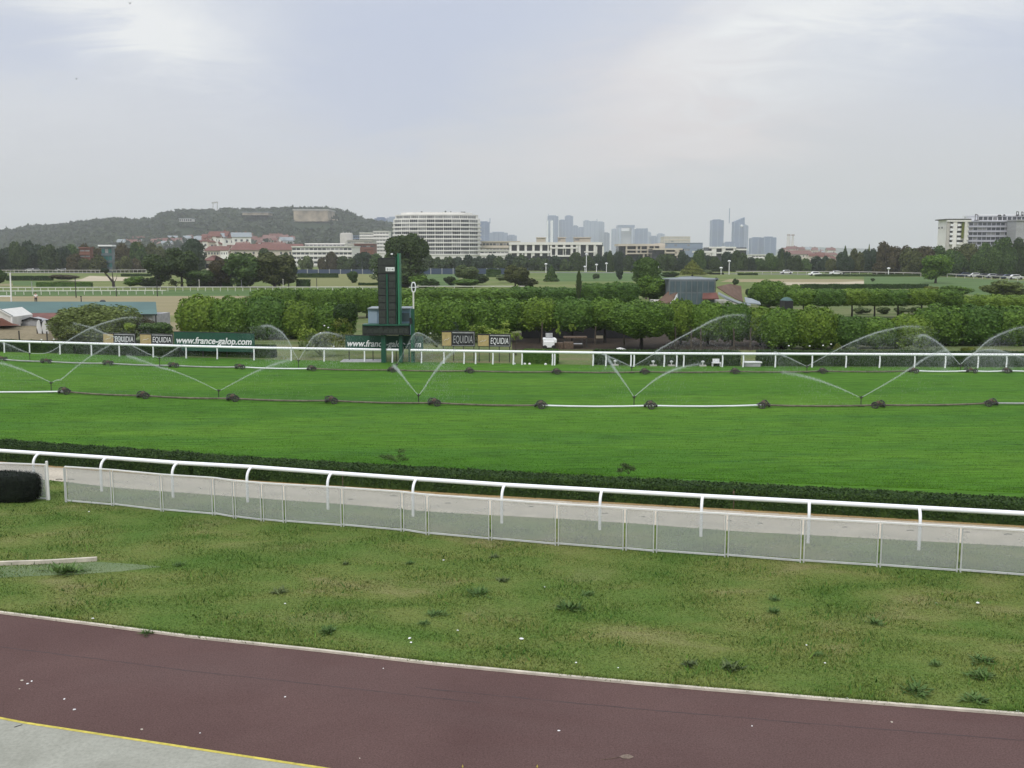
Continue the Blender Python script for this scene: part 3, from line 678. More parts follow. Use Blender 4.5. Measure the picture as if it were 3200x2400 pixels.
sprinkler(684,1246,1220, [([(684,1222),(610,1186),(545,1160),(500,1148),(430,1122),(395,1112)], .02,.12, 900, 1600, JT), ([(684,1222),(740,1192),(800,1161),(860,1138),(910,1124)], .02,.13, 700, 1300, JT)], 'second sprinkler from the left on the near pipe line', 'near')
sprinkler(1308,1261,1234, [([(1308,1236),(1280,1203),(1256,1172),(1242,1155),(1228,1140)], .02,.13, 900, 900, JT), ([(1308,1236),(1324,1215),(1346,1180),(1370,1148),(1392,1122),(1425,1092)], .02,.12, 900, 3200, J)], 'middle sprinkler on the near pipe line, throwing two steep jets', 'near')
sprinkler(1981,1271,1240, [([(1981,1240),(1960,1208),(1935,1172),(1915,1145),(1900,1118)], .02,.10, 900, 900, JT), ([(1981,1240),(2015,1212),(2050,1185),(2090,1163),(2130,1148),(2200,1135)], .02,.13, 900, 1600, J)], 'sprinkler between the two right carts of the white pipe stretch', 'near')
sprinkler(2690,1271,1241, [([(2690,1243),(2640,1220),(2580,1196),(2520,1178),(2440,1162)], .02,.14, 900, 1800, JT), ([(2690,1243),(2740,1215),(2800,1180),(2850,1148),(2900,1115),(2960,1092)], .02,.10, 900, 1600, J)], 'rightmost sprinkler on the near pipe line', 'near')
sprinkler(94,1131,1104, [([(94,1104),(70,1096),(36,1081),(5,1070)], .02,.09, 400, 600, JT), ([(94,1104),(150,1102),(205,1069),(250,1042),(286,1024),(335,1006),(390,993),(430,992)], .02,.14, 1100, 3400, J)], 'leftmost sprinkler on the far pipe line, its long jet crossing the bush', 'far')
sprinkler(499,1147,1119, [([(499,1119),(465,1106),(427,1087),(370,1058),(322,1040),(280,1022),(228,1010)], .02,.12, 900, 2600, J), ([(499,1119),(520,1108),(557,1086),(600,1062)], .02,.08, 400, 700, J)], 'sprinkler in front of the small advert boards on the far pipe line', 'far')
sprinkler(933,1153,1126, [([(933,1126),(915,1095),(903,1068),(886,1045),(868,1030),(840,1018),(815,1020)], .02,.12, 900, 3400, J), ([(933,1126),(950,1098),(976,1056),(1000,1042),(1030,1040),(1070,1052)], .02,.12, 700, 3200, J)], 'sprinkler left of the scoreboard on the far pipe line', 'far')
sprinkler(1240,1160,1138, [([(1240,1138),(1268,1090),(1290,1050),(1310,1040),(1345,1060),(1380,1090)], .015,.10, 300, 3000, JT)], 'half hidden sprinkler throwing a fan beside the winning post', 'far')
sprinkler(1974,1166,1147, [([(1974,1146),(1940,1130),(1900,1113),(1880,1104)], .02,.08, 500, 800, J), ([(1974,1146),(2000,1132),(2036,1110),(2063,1090),(2120,1058),(2184,1024),(2230,1000),(2276,986),(2330,984)], .02,.15, 1300, 4200, J)], 'sprinkler right of centre on the far pipe line, with the longest jet', 'far')
sprinkler(2521,1166,1145, [([(2521,1145),(2490,1130),(2447,1110),(2420,1100)], .02,.09, 500, 800, J), ([(2521,1145),(2555,1126),(2590,1107),(2640,1080),(2680,1062),(2720,1046),(2765,1033),(2830,1020),(2880,1022)], .02,.15, 1100, 4200, J)], 'sprinkler throwing a jet across the right hedge trees', 'far')
sprinkler(3001,1163,1140, [([(3001,1140),(2975,1112),(2962,1098),(2930,1070),(2890,1048),(2870,1052)], .02,.14, 900, 3400, J), ([(3001,1140),(3020,1122),(3044,1105),(3075,1075),(3110,1052),(3170,1028),(3230,1016)], .02,.15, 1100, 3800, J), ([(3001,1140),(3040,1104),(3090,1092),(3140,1100),(3200,1122)], .015,.10, 400, 3200, JT)], 'rightmost sprinkler on the far pipe line, with yellow riser and several jets', 'far')

# ------------------------------------------------------------------ scoreboard, post, banners
def bx(px0, px1, py0, py1, Y): a, c = P(px0, py0, Y), P(px1, py1, Y); return a.x, c.x, c.z, a.z     # x0,x1,z0,z1
SY = 69.6
sb = thing('scoreboard', 'tall dark scoreboard with a green fin, standing behind the far rail', 'scoreboard', (P(1210,1000,SY).x, SY, 0)); ox = sb.location.x
def bbox(name, m, px0, px1, py0, py1, Y0, Y1, parent, bev=0):
    x0, x1, z0, z1 = bx(px0, px1, py0, py1, Y0); l = parent.location
    return MB().box(x0-l.x, x1-l.x, Y0-l.y, Y1-l.y, z0-l.z, z1-l.z).build(name, m, parent, bevel=bev)
bbox('casing', 'black', 1180, 1238, 806, 1016, SY, SY+.9, sb)
bbox('column_strip', 'green', 1206, 1214, 856, 1014, SY-.05, SY-.002, sb)
for r_ in range(8):
    for (a, c) in ((1183,1205), (1215,1236)):
        if r_ == 0: continue
        y0 = 857+(r_-1)*22.5; bbox('display_cell', 'board', a, c, y0+1, y0+20, SY-.04, SY-.002, sb)
bbox('header_panel', 'board', 1182, 1236, 810, 828, SY-.04, SY-.002, sb); bbox('header_panel', 'board', 1182, 1236, 830, 853, SY-.04, SY-.002, sb)
bbox('number_plate', 'white', 1205, 1233, 835, 847.5, SY-.06, SY-.041, sb)
bbox('fin', 'green', 1236, 1241, 800, 1016, SY-.1, SY+1.0, sb); bbox('fin', 'green2', 1241, 1250, 792, 1016, SY-.2, SY+1.1, sb, .01)
bbox('base_panel', 'black', 1132, 1278, 1017, 1047, SY-.1, SY+.8, sb)
for k in range(9): bbox('base_slat', 'board', 1134+k*16, 1149+k*16, 1021, 1042, SY-.14, SY-.101, sb)
bbox('base_ledge', 'green', 1132, 1278, 1014, 1018, SY-.3, SY+.9, sb)
bbox('leg', 'green', 1190, 1206, 1047, 1133, SY+.2, SY+.6, sb); bbox('leg', 'green', 1246, 1258, 1047, 1133, SY+.2, SY+.6, sb)
bbox('lamp', 'white', 1221, 1227, 791, 796, SY+.2, SY+.4, sb); bbox('lamp_arm', 'metal', 1223, 1225, 796, 807, SY+.25, SY+.35, sb)
def letters(body, size, m, ext=.005, shear=0, bold=0):
    cu = bpy.data.curves.new('lettering', 'FONT'); cu.body = body; cu.size = size; cu.extrude = ext; cu.shear = shear; cu.offset = bold; cu.resolution_u = 4
    o = bpy.data.objects.new('tmp', cu); C.objects.link(o); dg = bpy.context.evaluated_depsgraph_get()
    me = bpy.data.meshes.new_from_object(o.evaluated_get(dg)); bpy.data.objects.remove(o); me.materials.clear(); me.materials.append(M[m]); me.name = 'lettering'; return me
def text(body, px, py, Y, size, m, parent, sx=1.0):
    o = link('lettering', letters(body, size, m), parent, P(px, py, Y)-parent.location, (sx,1,1), (math.pi/2,0,0)); return o
text('8114', 1208, 846, SY-.062, .24, 'black', sb, sx=1.0)
# blue cabin behind
cab = thing('judge_cabin', 'blue glazed cabin behind the scoreboard tower', 'cabin', (P(1216,1000,SY+2).x, SY+2, 0)); cab.location.z = 0
bbox('wall', mat('pale_blue_panel', (.22,.32,.42), .4, .1, .5), 1150, 1282, 966, 1046, SY+2, SY+4, cab)
bbox('window', 'blueglass', 1252, 1280, 978, 1004, SY+1.96, SY+1.998, cab); bbox('window', mat('pale_reflecting_glass', (.30,.38,.46), .2, .1, 1), 1153, 1179, 970, 1010, SY+1.96, SY+1.998, cab)
bbox('roof', 'roofgrey', 1148, 1284, 963, 966, SY+1.8, SY+4.2, cab)
# winning post
WY = RYp(1290).y+.3; wp = thing('winning_post', 'white winning post topped by an oval ring, beside the scoreboard', 'post', (P(1291,1000,WY).x, WY, 0)); 
bbox('lower_casing', 'green', 1283, 1296, 965, 1136, WY-.1, WY+.25, wp, .01); bbox('bright_strip', 'green2', 1285, 1289, 1010, 1136, WY-.14, WY-.102, wp)
bbox('lamp_box', 'black', 1279, 1287, 993, 1012, WY-.25, WY-.145, wp)
bbox('pole', 'offwhite', 1289, 1294.5, 912, 966, WY, WY+.12, wp, .01)
cxr, czr = P(1292,898,WY).x-wp.location.x, P(1292,898,WY).z
rx_, rz_ = 6*WY/F, 15*WY/F; b = MB(); b.tube([(cxr+rx_*math.copysign(abs(math.cos(a))**.7, math.cos(a)), .06, czr+rz_*math.copysign(abs(math.sin(a))**.85, math.sin(a))) for a in [2*math.pi*k/24 for k in range(25)]], .045, 8, False); b.build('ring', 'white', wp)
b = MB(); b.bar((cxr-rx_*2.4,.06,czr+.0), (cxr-rx_,.06,czr), .04); b.bar((cxr-rx_,.06,czr), (cxr+rx_,.06,czr), .05); b.bar((cxr+rx_,.06,czr), (cxr+rx_*2.6,.06,czr), .03); b.build('crossbar', 'white', wp)
b = MB(); b.box(cxr-.09,cxr+.09,.08,.1,czr-.22,czr+.22); b.build('backplate', 'black', wp)
# second green leg frame in front of the scoreboard
fr = thing('photo_finish_stand', 'dark green sensor stand beside the winning post, at the rail gap', 'stand', (P(1262,1100,WY+.4).x, WY+.4, 0))
for a, c in ((1248,1254), (1276,1281)): bbox('leg', 'green', a, c, 1082, 1133, WY+.35, WY+.45, fr)
bbox('shelf', 'green', 1248, 1281, 1078, 1083, WY+.3, WY+.6, fr); bbox('cable_box', 'roofgrey', 1257, 1262, 1083, 1118, WY+.3, WY+.34, fr)

def board(name, cat, label, x0, x1, yt0, yt1, hpx, m, group=None, leg='metal', dY=1.3):
    Y0, Y1 = RYp(x0).y+dY, RYp(x1).y+dY; a, c = P(x0, yt0, Y0), P(x1, yt1, Y1); hz = hpx*Y0/F
    t = thing(name, label, cat, (a.x, a.y, 0), math.atan2(c.y-a.y, c.x-a.x), group); L = math.hypot(c.x-a.x, c.y-a.y)
    b = MB(); b.box(0, L, 0, .06, a.z-hz, a.z); o = b.build('board', m, t)
    b = MB(); b.box(0, L, -.01, .08, a.z+.001, a.z+.04); b.build('top_trim', leg, t)
    for k in (.04, .35, .65, .96):
        b = MB(); b.bar((L*k,.1,0), (L*k,.1,a.z-.05), .05); b.build('leg', leg, t)
    return t, L, a.z-hz, a.z
def btext(t, body, x, z, size, m, L, shear=0, bold=.0, y=-.012):
    me = letters(body, size, m, .005, shear, bold); xs = [v.co.x for v in me.vertices]; w = max(xs)-min(xs)
    return link('lettering', me, t, (x-min(xs)*L/w, y, z), (L/w,1,1), (math.pi/2,0,0))
WWW = 'www.france-galop.com'
t, L, z0, z1 = board('advert_banner', 'banner', 'long green web address banner left of the scoreboard, beside the small boards', 543, 794, 1037, 1042, 58, 'bannergreen', 'green web address banners')
btext(t, WWW, L*.03, z1-.82, .66, 'white', L*.94, shear=.25, bold=.014)
t, L, z0, z1 = board('advert_banner', 'banner', 'green web address banner crossing in front of the scoreboard legs', 1079, 1322, 1048, 1050, 40, 'bannergreen', 'green web address banners', dY=.8)
btext(t, WWW, L*.025, z1-.76, .62, 'white', L*.95, shear=.25, bold=.014)
def sponsor(x0, x1, xs, yt, hp, label, gold_only=False, pale=False):
    t, L, z0, z1 = board('sponsor_board', 'sign', label, x0, x1, yt, yt+1, hp, 'black', 'small sponsor boards behind the far rail'); g = L*(xs-x0)/(x1-x0); hh = z1-z0
    b = MB(); b.box(.03, g-.04, -.012, -.001, z0+.04, z1-.05); b.build('gold_panel', 'gold', t)
    b = MB(); b.box(g+.04, L-.05, -.012, -.001, z1-.1, z1-.03); b.build('frame_top', 'pipegrey', t)
    b = MB(); b.bar((L-.06,-.01,z0+.05), (L-.06,-.01,z1-.06), .03); b.bar((g+.03,-.01,z0+.06), (L-.06,-.01,z0+.06), .03); b.build('frame_edge', 'pipegrey', t)
    btext(t, 'EQUIDIA', g+.10, z0+hh*.24, hh*.72, 'pipegrey' if pale else 'white', L-g-.26, shear=.12)
    sq = MB(); sq.tube([(g*.25,-.018,z0+hh*.4), (g*.45,-.018,z0+hh*.48), (g*.55,-.018,z0+hh*.44), (g*.75,-.018,z0+hh*.58)], .018, 6); sq.build('emblem', 'offwhite', t)
sponsor(321, 422, 355, 1041, 33, 'small gold and white sponsor board, leftmost behind the far rail')
sponsor(436, 540, 473, 1043, 33, 'small gold and white sponsor board touching the left green banner')
sponsor(1380, 1484, 1412, 1036, 46, 'tall dark sponsor board with faded lettering right of the winning post', pale=True)
sponsor(1492, 1596, 1529, 1045, 38, 'framed gold and white sponsor board, rightmost behind the far rail')
# ghosted wire frame under the pale board, paved slab by the scoreboard
b = MB(); p = G(1110,1130); q = G(1190,1134); b.box(p.x-1, q.x, p.y-.5, p.y+1.2, 0, .05); tag(b.build('paved_slab', 'pipegrey'), 'pale grey paving slab at the foot of the scoreboard', 'paving')

# dark low hedges right behind the far rail
def rail_hedge(x0, x1, h, label, m='fhedge', dY=.7, wd=1.0, dens=700, nm='low_hedge'):
    pts = [RYp(lerp(x0, x1, i/8)) for i in range(9)]; pts = [Vector((p.x, p.y+dY, 0)) for p in pts]
    tag(link(nm, hedge_np(pts, wd, h, .075, dens, m, int(x0)+900, .06)), label, 'hedge', 'low hedges behind the far rail')
rail_hedge(-420, 218, .85, 'low dark hedge behind the far rail at the left border')
rail_hedge(225, 545, .7, 'low dark hedge behind the rail below the two left sponsor boards')
rail_hedge(552, 832, .85, 'low very dark hedge behind the rail below the left green banner', dY=1.5)
rail_hedge(1634, 1742, .9, 'short mid green box hedge behind the rail, below the white buggy', 'fhedgemid')
rail_hedge(1860, 2320, .95, 'long dark hedge behind the rail, right of the olive lawn', 'fhedge')
rail_hedge(2380, 4200, .98, 'longest dark hedge behind the rail, reaching the right border', 'fhedge')

# ------------------------------------------------------------------ clipped garden trees
def row(x0, x1, n, yt, yb, Y, m, label, group, shape='box', wob=3, over=1.3, depth=.9, trunk=True, ms=None, name='clipped_tree', ycurve=None):
    w = (x1-x0)/n
    for i in range(n):
        cx = x0+w*(i+.5)+R.uniform(-.05, .05)*w; yy = yt+(ycurve(cx) if ycurve else 0)+R.uniform(-wob, wob)
        tree(name, label.format(ORD(i)), cx, w*over, yy, yb+R.uniform(-wob, wob)*.6, Y+R.uniform(-.8, .8), (ms[i % len(ms)] if ms else m), shape, 'tree', group, 'barkdark', trunk, depth, None)
cv = lambda a, c, d: (lambda x: d*abs((x-(a+c)/2)/((c-a)/2))**3)
row(800, 1180, 6, 906, 975, 118, 'fclip', 'clipped tree in the back row left of the scoreboard, {} from the left', 'back row of clipped trees left of the scoreboard', over=1.3)
row(578, 1090, 5, 929, 1062, 90, 'fclip2', 'full clipped tree in the front row left of the scoreboard, {} from the left', 'front row of clipped trees left of the scoreboard', shape='boxend', over=1.3, wob=5, ms=['fclip2','fclip','fhedgemid'], ycurve=lambda x: max(0, (x-760)*.085), trunk=False)
for i, (x, w, yt, yb) in enumerate(((1070,52,951,1006), (1096,40,948,1003))):
    tree('topiary_bush', ('rounded dark topiary bush left of the scoreboard cabin, the left one', 'rounded dark topiary bush nearest the scoreboard cabin')[i], x, w, yt, yb, 86, 'fhedge', 'boxend', 'bush', 'topiary bushes by the cabin', trunk=False)
row(1245, 1600, 4, 903, 950, 132, 'fclip', 'clipped tree in the back row right of the scoreboard, {} from the left', 'back row of clipped trees right of the scoreboard', over=1.35)
row(1600, 1795, 2, 898, 950, 136, 'fhedgemid', 'flat topped dark clipped tree left of the slim cypress, {} from the left', 'flat hedge trees beside the cypress', over=1.25)
row(1818, 1985, 2, 885, 945, 134, 'fhedgemid', 'flat topped dark clipped tree right of the slim cypress, {} from the left', 'flat hedge trees beside the cypress', over=1.25)
row(1258, 1560, 3, 934, 1055, 86, 'fclip', 'leafy clipped tree behind the right sponsor boards, {} from the winning post', 'clipped trees behind the right sponsor boards', shape='boxend', over=1.32, trunk=False, wob=5)
row(1545, 1940, 4, 936, 1030, 86, 'fclip2', 'clipped tree shading the dark shed, {} from the left', 'clipped trees in front of the dark shed', shape='boxend', over=1.3, ms=['fclip','fclip2','fhedgemid'], wob=5)
tree('clipped_tree', 'broad spreading clipped tree standing nearest the rail, centre right', 2005, 185, 944, 1050, 80, 'fclip', 'boxend', 'tree', None, 'barkdark')
row(2085, 2420, 4, 943, 1062, 83, 'fclip2', 'clipped tree right of the broad centre tree, {} from the left', 'clipped trees below the clubhouse', shape='boxend', over=1.3, ms=['fclip2','fclip','fhedgemid'], wob=5, ycurve=lambda x: max(0, (x-2250)*.12))
row(2400, 2890, 5, 970, 1083, 80, 'fclip2', 'dense clipped tree in the long right row, {} from the left', 'long front row of clipped trees at right', shape='boxend', over=1.32, ms=['fclip','fclip2','fhedgemid'], wob=5, trunk=True, ycurve=lambda x: 24*min(1, max(0, (x-2540)/120))-4)
row(2880, 3340, 4, 962, 1080, 84, 'fclip', 'clipped tree in the darker row at the right border, {} from the left', 'darker clipped trees at the right border', shape='boxend', over=1.32, wob=6, ms=['fclip','fhedgemid'])
row(2475, 2990, 7, 905, 953, 118, 'fclip', 'high stemmed clipped tree of the rear right row, {} from the left', 'rear right row of clipped trees with visible trunks', over=1.3, ms=['fclip','fhedgemid','fclip2'], ycurve=lambda x: max(0, (2560-x)*.06))
row(2975, 3300, 4, 925, 975, 120, 'fclip2', 'yellowish clipped tree of the rear row near the right border, {} from the left', 'rear clipped trees near the right border', over=1.35)
for i, (x, w) in enumerate(((2690,60),(2755,50),(2812,50),(2862,62),(2935,60))):
    tree('round_bush', f'pale green rounded bush seen between trunks of the rear right row, {ORD(i)} from the left', x, w, 958, 1000, 126, 'fpale', 'round', 'bush', 'pale bushes behind the rear right trunks', trunk=False)
# extra thin trunks in the shade at right
for i, (x, yt, yb) in enumerate(((2110,1045,1092),(2160,1050,1092),(2190,1050,1092),(2293,1050,1093),(2345,1048,1094),(1950,1045,1078),(1860,1042,1075),(1693,1030,1080))):
    Y = GY(yb+1); p = P(x, yb, Y); b = MB(); hh = P(x, yt, Y).z+.6
    b.tube([(0,0,0), (R.uniform(-.03,.03),0,hh*.5), (R.uniform(-.06,.06),0,hh)], [.09,.065,.06], 7); t = thing('young_tree', f'thin bare stemmed tree under the shaded canopy, {ORD([6,5,4,2,1,0,0,0][i] if 0 else i)} counted from the centre', 'tree', (p.x, Y, 0), 0, 'thin stemmed trees in the shade'); b.build('trunk', 'bark', t)
tt = [o_ for o_ in C.objects if o_.name.startswith('young_tree')]
for o_, s in zip(tt, ('third thin stem right of the broad centre tree, behind it','fourth thin stem right of the broad centre tree','fifth thin stem right of the broad centre tree','thin stem left of the pale stone wall','thin stem in front of the pale stone wall','pale thin stem just left of the broad centre tree','pale thin stem beside the shed window','thin stem just left of the white buggy')): o_['label'] = s+', in the shade'

# shed, stone wall, sundries under the trees
gpoly('painted_shade_ground', [(1600,1093),(1600,1040),(2460,1040),(2460,1094),(2000,1093)], 'shadeground', .012)  # canopy shade painted as a dark brown patch on the ground
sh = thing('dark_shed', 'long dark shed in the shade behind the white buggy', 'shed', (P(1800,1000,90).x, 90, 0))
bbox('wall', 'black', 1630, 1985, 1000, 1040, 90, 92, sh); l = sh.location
a, c = P(1630,1000,90), P(1985,1000,90); sh.children[0].data.transform(__import__('mathutils').Matrix.Identity(4))
b = MB(); b.box(a.x-l.x, c.x-l.x, 0, 2, 0, 1.6); b.build('lower_wall', 'black', sh, loc=(0,-.05,0))
b = MB(); x_, z_ = P(1873,1052,90).x-l.x, P(1873,1052,90).z; b.box(x_-.32, x_+.32, -.08, -.055, z_-.42, z_+.1); b.build('window', 'palesand', sh)
b = MB(); b.box(a.x-l.x-.2, c.x-l.x+.2, -.3, 2.2, P(1700,998,90).z, P(1700,998,90).z+.08); b.build('roof', 'roofgrey', sh)
sw = thing('stone_wall', 'pale stone wall glimpsed between trunks under the right trees', 'wall', (P(2340,1000,92).x, 92, 0))
for k, (x0, x1) in enumerate(((2288,2320),(2320,2380),(2380,2410))):
    bbox('wall_section', ('beige','palesand','beige')[k], x0, x1-.5, 1058+(k == 0)*4, 1094, 92+k*.01, 92.4, sw)
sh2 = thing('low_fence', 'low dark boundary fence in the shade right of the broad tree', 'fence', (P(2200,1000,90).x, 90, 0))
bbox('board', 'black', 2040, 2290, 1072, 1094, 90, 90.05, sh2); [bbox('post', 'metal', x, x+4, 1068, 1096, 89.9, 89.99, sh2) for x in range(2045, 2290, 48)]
# white buggy
vy = GY(1092); vb = thing('utility_buggy', 'small white garden buggy with grey backrest under the trees', 'buggy', (P(1718,1000,vy).x, vy, 0))
bbox('body', 'white', 1698, 1733, 1066, 1087, vy, vy+1.3, vb, .05); bbox('bonnet', 'white', 1697, 1737, 1058, 1066, vy+.1, vy+1.2, vb, .04); bbox('backrest', 'pipegrey', 1705, 1727, 1041, 1060, vy+.4, vy+.5, vb, .03)
bbox('mudguard', 'white', 1733, 1740, 1060, 1072, vy, vy+1.2, vb, .05)
for x in (1703, 1730):
    for dy in (0, 1.2):
        b = MB(); c_ = P(x, 1087, vy); b.tube([(c_.x-l.x*0-vb.location.x, dy-.02, .17), (c_.x-vb.location.x, dy+.12, .17)], .17, 12); b.build('wheel', 'tyre', vb)
pl = thing('garden_seating', 'dark brown wooden bench and table set beside the white buggy', 'furniture', (P(1790,1000,vy+.5).x, vy+.5, 0))
bbox('planter_box', 'rust', 1735, 1760, 1072, 1090, vy+.5, vy+1.2, pl); bbox('planter_box', 'rust', 1762, 1792, 1070, 1090, vy+.5, vy+1.2, pl)
bbox('table_top', 'rust', 1762, 1835, 1053, 1057, vy+1.4, vy+2.4, pl); bbox('shelf', 'pipegrey', 1790, 1820, 1074, 1076, vy+.7, vy+1.2, pl)
for x in (1764, 1790, 1818, 1832): bbox('leg', 'metal', x, x+3, 1055, 1092, vy+1.45, vy+1.55, pl)
# sundry small things behind the rail
def small(name, label, cat, px, pyb, build, dY=None, group=None):
    Y = GY(pyb) if dY is None else dY; p = P(px, pyb, Y); t = thing(name, label, cat, (p.x, Y, 0), 0, group); build(t); return t
def flood(t):
    b = MB(); b.box(-.3,.3,-.2,.2,0,.12); b.build('base', 'concrete', t); b = MB(); b.tube([(0,0,.12), (0,0,.32)], .04, 6); b.lathe([(.05,.28),(.14,.36),(.16,.46),(.02,.52)], 10); b.build('lamp_head', 'white', t)
for i, x in enumerate((1922, 2041, 2098, 2196)): small('garden_lamp', f'small white garden lamp on a block behind the rail, {ORD(i)} from the left', 'lamp', x, 1143, flood, RYp(x).y+.45, 'white garden lamps behind the far rail').scale = (.75,.75,.75)
def wb(t):
    b = MB(); b.box(-.6,.6,-.25,.25,.24,.34); b.build('seat', 'white', t, bevel=.02); b = MB(); b.box(-.52,.5,-.2,.2,0,.24); b.build('base', 'pipegrey', t)
small('white_bench', 'white slab bench behind the rail, between two dark hedges', 'bench', 2351, 1147, wb, RYp(2351).y+.45)
def chair(t):
    b = MB(); b.box(-.3,.3,-.2,.2,.22,.28); b.box(-.22,.24,.15,.2,.28,.5); b.build('seat', 'white', t); b = MB()
    for a in (-.26,.26):
        for c in (-.16,.16): b.bar((a,c,0), (a,c,.22), .04)
    b.build('legs', 'white', t)
small('white_chair', 'low white garden chair before the dark hedge, right of centre', 'chair', 2238, 1145, chair, RYp(2238).y+.4)
def tarp(t):
    b = MB(); b.lathe([(.75,0),(.7,.08),(.45,.2),(.12,.3),(.01,.31)], 12); b.build('cover', 'white', t); t.scale = (.65,.4,.6)
small('white_cover', 'crumpled white cover lying behind the rail, left of the broad tree', 'cover', 1938, 1093, tarp)
def rock(t):
    b = MB(); b.lathe([(.16,0),(.17,.08),(.1,.17),(.01,.2)], 7, smooth=False); b.build('rock', 'flower', t)
for i, x in enumerate((1607,1640,1655,1705)): small('white_stone', f'white stone at the foot of the box hedge, {ORD(i)} from the left', 'stone', x, 1143, rock, RYp(x).y+.25, 'white stones by the box hedge').scale = (.6,.6,.6)
# garden shrubs and roses near the rail
sh_l = [(965,70,1012,1090,'flime','sparse'),(1045,80,1003,1090,'fyellow','sparse'),(1000,90,1035,1110,'fpale','sparse'),(1085,50,1000,1060,'fyellow','sparse'),(1500,70,1010,1050,'flime','sparse'),(1570,80,1008,1060,'flime','sparse'),(1365,70,1030,1085,'fpale','sparse'),(1744,20,1006,1040,'flime','sparse'),(1787,20,1008,1035,'flime','sparse'),(155,90,1070,1125,'fgreen','sparse'),(245,60,1080,1125,'fyellow','sparse'),(1425,30,1008,1040,'fblue','sparse')]
sl = ['airy lime shrub behind the gap between banner and scoreboard','tall yellowish rose shrub left of the scoreboard base','pale low shrub behind the rail left of the green banner','yellow green shrub touching the scoreboard base','bright lime shrub above the framed sponsor board','bright lime shrub right above the rightmost sponsor board','pale feathery shrub between winning post and dark sponsor board','lime sprig hanging right above the white buggy','small lime sprig in the dark opening right of the buggy','leafy shrub below the rail at the left, behind the posts','yellowish shrub behind the rail, left of the first sponsor board','bluish dark sprig above the dark sponsor board']
for (x, w, a, c, m, s_), lb in zip(sh_l, sl): tree('garden_shrub', lb, x, w, a, c, RYp(x).y+3+R.uniform(0, 2), m, s_, 'shrub', 'airy garden shrubs behind the far rail', trunk=False, cls='mid')
t = tree('young_sapling', 'slim leaning sapling with bright leaves right of the sponsor boards', 1612, 36, 1034, 1064, 75, 'flime', 'sparse', 'tree', cls='mid')
for i, (x, w, a, c) in enumerate(((2665,50,1080,1102),(2620,30,1073,1100),(2850,70,1078,1104),(2925,60,1082,1104),(3035,55,1082,1104),(2730,60,1093,1104),(2470,60,1090,1104))):
    tree('round_bush', f'low light green bush just above the rail at right, {ORD([1,2,4,5,6,3,0][i]) if 1 else ""} from the left', x, w, a, c+14, 74.5, 'fyellow' if i in (1,4) else 'fpale', 'round', 'bush', 'low bushes just above the far rail', trunk=False)
def fl(t):
    b = MB(); b.lathe([(.01,.0),(.06,.03),(.065,.08),(.02,.10)], 7); b.build('bloom', 'flower', t); b = MB(); b.bar((0,0,-.5), (0,0,.02), .015); b.build('stem', 'fgreen', t)
for i, (x, y) in enumerate(((1014,1020),(1026,1026),(1043,1085),(1002,1043),(2465,1083),(2530,1084),(2572,1082),(2597,1078),(1345,1044),(2650,1100),(168,1063),(130,1064))):
    Y = 73; p = P(x, y, Y); t = thing('white_flower', 'x', 'flower', p, 0, 'white blooms in the garden'); fl(t)
    t['label'] = ('white bloom left of the scoreboard, highest of its cluster','white bloom left of the scoreboard, just right of the highest one','white bloom just above the rail left of the green banner','white bloom on the shrub left of the green banner','white bloom below the long right row, first from the left','white bloom below the long right row, second from the left','white bloom below the long right row, third from the left','white bloom below the long right row, fourth from the left','white bloom beside the feathery shrub near the winning post','white bloom at the jet crossing the right trees','white bloom above the left rail, right one of two','white bloom above the left rail, left one of two')[i]

# ------------------------------------------------------------------ clubhouse pavilion
CYV = 132.; s_ = CYV/F; ch = thing('clubhouse', 'glass walled pavilion with a flat disc roof and sweeping brown roofs', 'pavilion', (P(2168,1000,CYV).x, CYV, 0)); l = ch.location
def cp(px, py, dy=0): q = P(px, py, CYV); return Vector((q.x-l.x, dy, q.z))
r = 80*s_; zt, ze, zb = cp(2168,874).z, cp(2168,868).z, cp(2168,915).z
octo = lambda rad: [(-rad,0),(rad*.80,0),(rad*.97,rad*.5),(rad*.97,rad*1.7),(-rad*.97,rad*1.7)]
MB().prism(octo(r*.95), 0, zt).build('wall', mat('blue_grey_panel', (.13,.15,.16), .6, .1, .5), ch)
M['blue_grey'] = mat('grey_mullion', (.16,.185,.19), .6, .1, .5)
b = MB(); b.lathe([(r*1.12, zt-.02), (r*1.13, zt+.05), (r*.95, zt+.13), (r*.5, zt+.22), (r*.46, zt+.30), (.01, zt+.36)], 24, (0,r*.9,0)); b.v = [(x, r*.9+(y-r*.9)*.8, z) for x, y, z in b.v]; b.build('roof', mat('pale_blue_metal_roof', (.19,.215,.225), .6, .08, .5), ch)
b = MB(); b.lathe([(.01, zt-.03), (r*1.12, zt-.03)], 24, (0,r*.9,0)); b.v = [(x, r*.9+(y-r*.9)*.8, z) for x, y, z in b.v]; b.build('soffit', 'black', ch)
gl = octo(r*.955)
